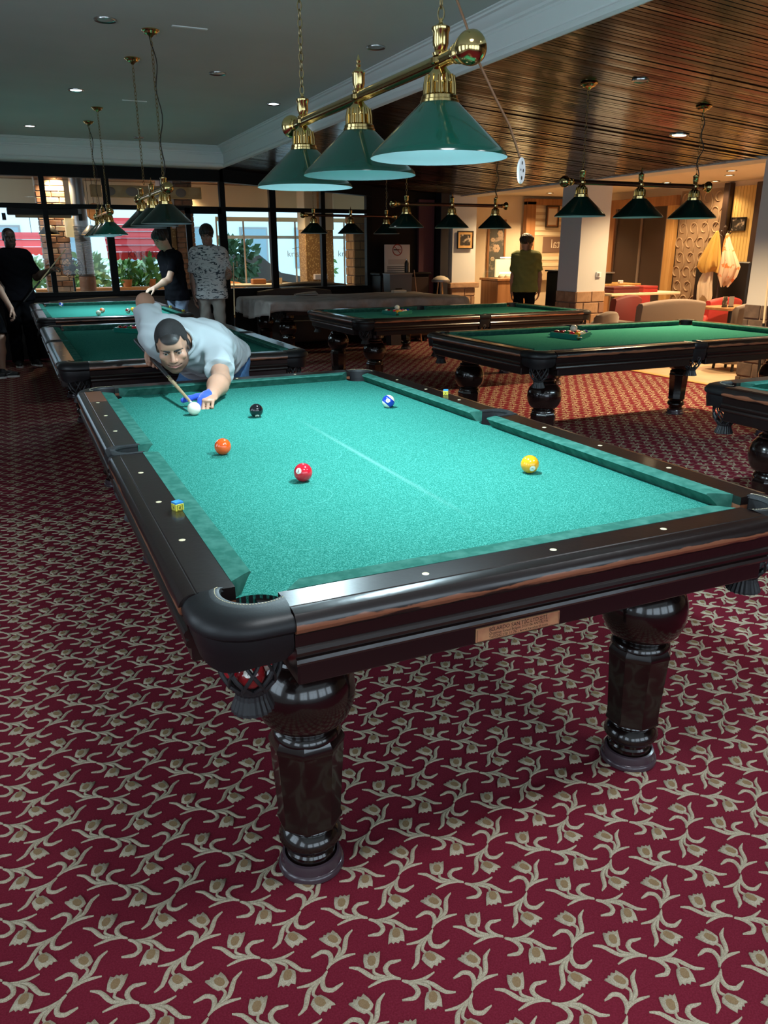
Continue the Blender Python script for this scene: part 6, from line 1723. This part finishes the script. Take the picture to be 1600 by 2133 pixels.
def trunk(F, J, b, g):
    p = A3(J['pelvis']); c = A3(J['chest']); sL = A3(J['shL']); sR = A3(J['shR']); hL = A3(J['hpL']); hR = A3(J['hpR']); m = (sL + sR) / 2
    for S, H, T in ((sL, hL, sR), (sR, hR, sL)):
        a = S * .60 + m * .40 - (m - p) * .10; e = H * .75 + p * .25
        F.cap(a, e, (.098 * b + g), (.100 * b + g), .05)
        F.cap(S * .92 + m * .08, m, (.058 * b + g), (.070 * b + g), .05)
    F.cap(c, p, .105 * b + g, .105 * b + g, .05); F.cap(hL, hR, .100 * b + g, .100 * b + g, .05)
    F.cap(A3(J['neck']), m, .058 + g * .5, .075 + g, .05)
    return F

def stand(x, y, ang, H, lean=0.0, twist=0.0):
    f = A3((math.cos(ang), math.sin(ang), 0)); l = A3((-f[1], f[0], 0)); up = A3((0, 0, 1)); B = A3((x, y, 0)); k = H
    ft = unit(f * math.cos(twist) + l * math.sin(twist)); lt = A3((-ft[1], ft[0], 0)); ax = unit(up * math.cos(lean) + f * math.sin(lean))
    J = {'pelvis': B + up * .535 * k, 'f': ft, 'u': up}
    P = J['pelvis']; J['chest'] = P + ax * .20 * k; J['neck'] = P + ax * .305 * k - f * .005; J['head'] = P + ax * .400 * k + ft * .02
    for q, s in (('L', 1), ('R', -1)):
        J['sh' + q] = P + ax * .275 * k + lt * s * .098 * k; J['hp' + q] = P + l * s * .052 * k - up * .02 * k
        J['kn' + q] = B + l * s * .056 * k + up * .285 * k + f * .02; J['an' + q] = B + l * s * .06 * k + up * .085; J['to' + q] = f + l * s * .15
        J['el' + q] = J['sh' + q] + A3((0, 0, -.172 * k)) + lt * s * .03; J['wr' + q] = J['el' + q] + A3((0, 0, -.145 * k)) + ft * .06
        J['hd' + q] = [A3((0, 0, -1)) + ft * .25, -lt * s, 1 if s < 0 else -1, dict(curl=(.25, .28, .3, .32))]
    J['hem'] = P - up * .045 * k; J['hemn'] = (0, 0, -1)
    J['_f'] = ft; J['_l'] = lt
    return J

MAT['hair_black'] = mat('black_hair', (.010, .008, .007), rough=.45, bump=(160, .4))
MAT['hair_shaved'] = mat('short_cropped_hair', (.014, .012, .012), rough=.6, noise=(9, (.030, .027, .028), .5, .75), bump=(500, .6))
MAT['shirt_white'] = mat('white_tshirt', (.42, .455, .475), rough=.9, sheen=.1, bump=(300, .04))
MAT['jeans'] = mat('blue_denim', (.045, .12, .26), rough=.9, noise=(60, (.07, .17, .33), .35, .65))
MAT['jeans_pale'] = mat('pale_blue_denim', (.12, .17, .25), rough=.9, noise=(60, (.17, .22, .30), .35, .65))
MAT['shirt_black'] = mat('black_tshirt', (.005, .005, .007), rough=.9, spec=.05)
MAT['pants_black'] = mat('black_trousers', (.005, .005, .006), rough=.9, spec=.05)
MAT['pants_grey'] = mat('light_grey_trousers', (.30, .28, .25), rough=.9)
MAT['shoe_black'] = mat('black_shoe', (.008, .008, .009), rough=.5)
MAT['polo_green'] = mat('olive_green_polo', (.17, .195, .055), rough=.9)
m_ = mat('white_shirt_with_dark_prints', (.50, .52, .52), rough=.9); nt = m_.node_tree
tc = nt.nodes.new('ShaderNodeTexCoord'); mp = nt.nodes.new('ShaderNodeMapping'); mp.inputs['Scale'].default_value = (13, 13, 34); nz = nt.nodes.new('ShaderNodeTexNoise'); nz.inputs['Scale'].default_value = 1; nz.inputs['Detail'].default_value = 3; nz.inputs['Distortion'].default_value = 1.6
cr = nt.nodes.new('ShaderNodeValToRGB'); cr.color_ramp.elements[0].position = .40; cr.color_ramp.elements[0].color = (.03, .045, .06, 1); cr.color_ramp.elements[1].position = .46; cr.color_ramp.elements[1].color = (.52, .54, .54, 1)
nt.links.new(tc.outputs['Object'], mp.inputs[0]); nt.links.new(mp.outputs[0], nz.inputs['Vector']); nt.links.new(nz.outputs['Fac'], cr.inputs[0]); nt.links.new(cr.outputs[0], nt.nodes['Principled BSDF'].inputs['Base Color'])
MAT['shirt_print'] = m_

def cue(label, tip, butt, split=.55, shaft=None, parent=None):
    tip = Vector(tip); butt = Vector(butt); o = thing('cue_stick', label, 'cue', tuple(butt)); d = tip - butt; L = d.length; d = d / L
    q = lambda t: tuple(d * (L * t))
    MB().tube([q(split), q(.985)], [.0095, .0063], 14).build('shaft', shaft or MAT['cue_maple'], o, smooth=60)
    MB().tube([q(.985), q(.995)], [.0063, .0062], 14).build('ferrule', MAT['white'], o, smooth=60)
    MB().tube([q(.995), q(1.0)], [.0062, .0055], 14).build('tip', MAT['chalk_blue'], o, smooth=60)
    MB().tube([q(.0), q(.02), q(split - .03)], [.0135, .0145, .0102], 14).build('butt', MAT['black'], o, smooth=60)
    MB().tube([q(split - .03), q(split)], [.0104, .0100], 14).build('joint_ring', MAT['brass'], o, smooth=60)
    return o
MAT['cue_maple'] = mat('pale_maple', (.52, .37, .20), rough=.35, coat=.4)

# ---------------------------------------------------------------- the player bending over the bright table
def player():
    J = {}
    J['pelvis'] = A3((.012, 3.13, .900)); J['chest'] = A3((-.13, 2.80, 1.00)); J['neck'] = A3((-.285, 2.585, 1.052))
    J['head'] = A3((-.352, 2.430, 1.052)); J['f'] = (-.185, -.92, -.37); J['u'] = (-.16, -.34, .92)
    J['shL'] = A3((-.085, 2.655, 1.000)); J['elL'] = A3((-.145, 2.375, .882)); J['wrL'] = A3((-.238, 2.165, .850))
    J['shR'] = A3((-.375, 2.800, 1.065)); J['elR'] = A3((-.367, 3.055, 1.220)); J['wrR'] = A3((-.374, 2.985, .985))
    J['hpL'] = A3((.098, 3.16, .865)); J['hpR'] = A3((-.075, 3.15, .875))
    J['knL'] = A3((.150, 3.13, .48)); J['anL'] = A3((.16, 3.26, .085)); J['knR'] = A3((-.270, 3.10, .48)); J['anR'] = A3((-.30, 3.28, .085))
    J['toL'] = A3((-.1, -1, 0)); J['toR'] = A3((-.5, -1, 0))
    J['hem'] = A3((.10, 3.10, .885)); J['hemn'] = A3((.30, .20, -.80))
    # bridge hand rests on the cloth, other hand grips the cue under the elbow
    J['hdL'] = [unit((-.50, -.84, -.10)), A3((-.1, .0, -1)), -1, dict(curl=(.95, 1.05, 1.05, 1.0), thumb=(.45, .85, .12), tcurl=.1)]
    J['hdR'] = [unit((-.0, -.25, -.97)), A3((.25, -.9, .2)), -1, dict(curl=(1.0, 1.05, 1.1, 1.1), thumb=(.5, .5, .7), tcurl=.5)]
    o = dict(s=.96, bulk=1.06, tone=(.50, .265, .175), beard=1.0, hh=.0028, ah=.0034, sh=.0055, hair=MAT['hair_shaved'], shirt=MAT['shirt_white'], pants=MAT['jeans'], shoe=MAT['shoe_black'], sleeve=.74, sleeveR=.66, wrinkle=.0050, loose=.006, cropped=True)
    root, fr = person('man in a white T-shirt and blue glove bending over the bright table to shoot', J, o)
    return root, J
PL, PJ = player()
# blue three-finger glove on the bridge hand
MAT['glove'] = mat('blue_glove', (.012, .065, .55), rough=.8, sheen=.3)
w = PJ['wrL']; d = unit(PJ['hdL'][0]); n = PJ['hdL'][1]; n = unit(n - d * (n @ d)); t_ = -np.cross(d, n)
F = Field(*bounds([w, w + d * .16, w + t_ * .1], .06), .0035)
R_ = np.stack([t_, d, n], 1)
F.ell(w + d * .050 + t_ * .014 - n * .001, (.031, .046, .0205), R_, .01)
F.cap(w - d * .004 + t_ * .006, w + d * .028 + t_ * .010, .0285, .029, .012)
p = w + d * .088 + t_ * .029; ang = 0
for j, L in enumerate((.040, .026)):
    ang += .95 * (1.0, 1.25)[j]; q = p + (d * math.cos(ang) + n * math.sin(ang)) * L; F.cap(p, q, .0118, .0112, .006); p = q
p = w + d * .022 + t_ * .028; v = unit(d * .45 + t_ * .85 + n * .12)
for j, L in enumerate((.038, .032, .030)):
    q = p + v * L; F.cap(p, q, (.0165, .0140, .0128)[j], (.0140, .0128, .0118)[j], .008); p = q; v = unit(v + d * .05 + n * .04 - t_ * .05)
joined([F.surf()], 'glove', MAT['glove'], PL)
cue('pale cue aimed at the cream cue ball by the bending man', (-.3575, 2.035, .8415), Vector((-.3575, 2.035, .8415)) + (Vector((-.377, 2.955, .935)) - Vector((-.3575, 2.035, .8415))).normalized() * 1.40, .68)

# ---------------------------------------------------------------- the people behind
J = stand(-.95, 10.45, -1.35, 1.77)
l = J['_l']; f = J['_f']
J['elL'] = J['shL'] + A3((.10, -.03, -.27)); J['wrL'] = A3((-.50, 10.25, 1.255)); J['hdL'] = [unit((.6, -.2, .3)), A3((0, .3, -1)), -1, dict(curl=(.9, .9, .9, .9))]
J['elR'] = J['shR'] + A3((-.02, -.02, -.29)); J['wrR'] = A3((-1.08, 10.30, .82)); J['hdR'] = [unit((.15, -.1, -1)), l, 1, dict(curl=(.4, .4, .45, .5))]
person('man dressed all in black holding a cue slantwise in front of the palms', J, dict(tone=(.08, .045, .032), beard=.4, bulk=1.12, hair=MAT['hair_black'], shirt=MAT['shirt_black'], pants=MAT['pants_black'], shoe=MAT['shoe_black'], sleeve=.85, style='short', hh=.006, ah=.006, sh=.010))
cue('cue held diagonally by the man in black', (-.28, 10.24, 1.52), (-.885, 10.22, .86), .42)
J = stand(-1.34, 9.50, -.5, 1.78)
J['elL'] = J['shL'] + A3((.06, -.05, -.28)); J['wrL'] = A3((-1.045, 9.36, .84)); J['hdL'] = [unit((.35, -.05, -1)), A3((-.9, .2, -.2)), -1, dict(curl=(.5, .5, .55, .6))]
J['anL'] = A3((-1.245, 9.46, .085)); J['knL'] = A3((-1.21, 9.47, .48)); J['toL'] = A3((1, -.25, 0)); J['toR'] = A3((1, -.25, 0))
person('man in black shorts and a dark T-shirt with black and white sneakers', J, dict(tone=(.40, .235, .165), hair=MAT['hair_black'], shirt=MAT['shirt_black'], pants=MAT['pants_black'], shoe=MAT['shoe_black'], shorts=True, hh=.006, ah=.005, sh=.010))
sw_ = MB(); sw_.add([(-1.245 + x, 9.46 - .25 * x - .049, z) for x, z in ((-.05, .040), (.0, .034), (.06, .050), (.11, .068), (.055, .044), (.0, .026), (-.045, .030))], [(0, 1, 5, 6), (1, 2, 4, 5), (2, 3, 4)])
swo = sw_.build('shoe_swoosh', MAT['white'], None, smooth=0); pr_ = [o for o in bpy.data.objects if o.get('label', '').startswith('man in black shorts')][0]
swo.parent = pr_; swo.matrix_parent_inverse = Matrix.Translation(-Vector(pr_.location))

J = stand(.95, 9.30, 3.45, 1.76, lean=.14)
J['f'] = unit((-.80, -.50, -.42)); J['head'] = A3(J['head']) + A3((-.045, -.02, -.005))
J['elL'] = A3((.80, 8.98, 1.15)); J['wrL'] = A3((.615, 8.93, 1.055)); J['hdL'] = [unit((-.9, -.1, -.25)), A3((0, .3, -1)), 1, dict(curl=(.5, .55, .6, .65))]
J['elR'] = A3((1.02, 9.58, 1.14)); J['wrR'] = A3((.98, 9.52, .90)); J['hdR'] = [unit((-.8, -.2, -.45)), A3((0, 0, -1)), -1, dict(curl=(.6, .6, .6, .6))]
J['hem'] = A3(J['pelvis']) - A3((0, 0, .06))
person('boy in a black T-shirt and pale jeans leaning in over the lit table', J, dict(tone=(.50, .31, .22), bulk=.92, hair=MAT['hair_black'], style='mop', shirt=MAT['shirt_black'], pants=MAT['jeans_pale'], shoe=MAT['shoe_black'], hh=.005, ah=.005, sleeve=.7))
J = stand(1.40, 9.35, -1.95, 1.80)
J['f'] = unit((-.35, -.9, -.30)); J['elR'] = J['shR'] + A3((-.05, .0, -.29)); J['wrR'] = J['elR'] + A3((.0, -.05, -.24))
J['elL'] = J['shL'] + A3((.07, -.03, -.27)); J['wrL'] = A3((1.60, 9.16, 1.16)); J['hdL'] = [unit((.2, -.4, .5)), A3((-1, 0, 0)), -1, dict(curl=(1., 1., 1., 1.))]
person('boy in a white T-shirt covered in dark prints and pale trousers, holding a cue upright', J, dict(tone=(.30, .17, .12), bulk=.95, hair=MAT['hair_black'], style='mop', shirt=MAT['shirt_print'], pants=MAT['pants_grey'], shoe=MAT['shoe_black'], hh=.005, ah=.005, loose=.012, sleeve=.85))
cue('cue held upright by the boy in the printed shirt', (1.665, 9.10, 1.36), (1.62, 9.14, .0), .5)
J = stand(6.58, 9.62, 1.10, 1.71)
J['f'] = unit((.95, -.10, -.12)); J['elR'] = J['shR'] + A3((.05, -.03, -.28)); J['wrR'] = J['elR'] + A3((.03, .03, -.25))
person('man in an olive green polo shirt standing at the display case in the lobby', J, dict(tone=(.46, .26, .17), beard=.9, bulk=.97, hair=MAT['hair_black'], style='mop', shirt=MAT['polo_green'], pants=MAT['pants_black'], shoe=MAT['shoe_black'], hh=.005, ah=.005, loose=.008, sleeve=.8))
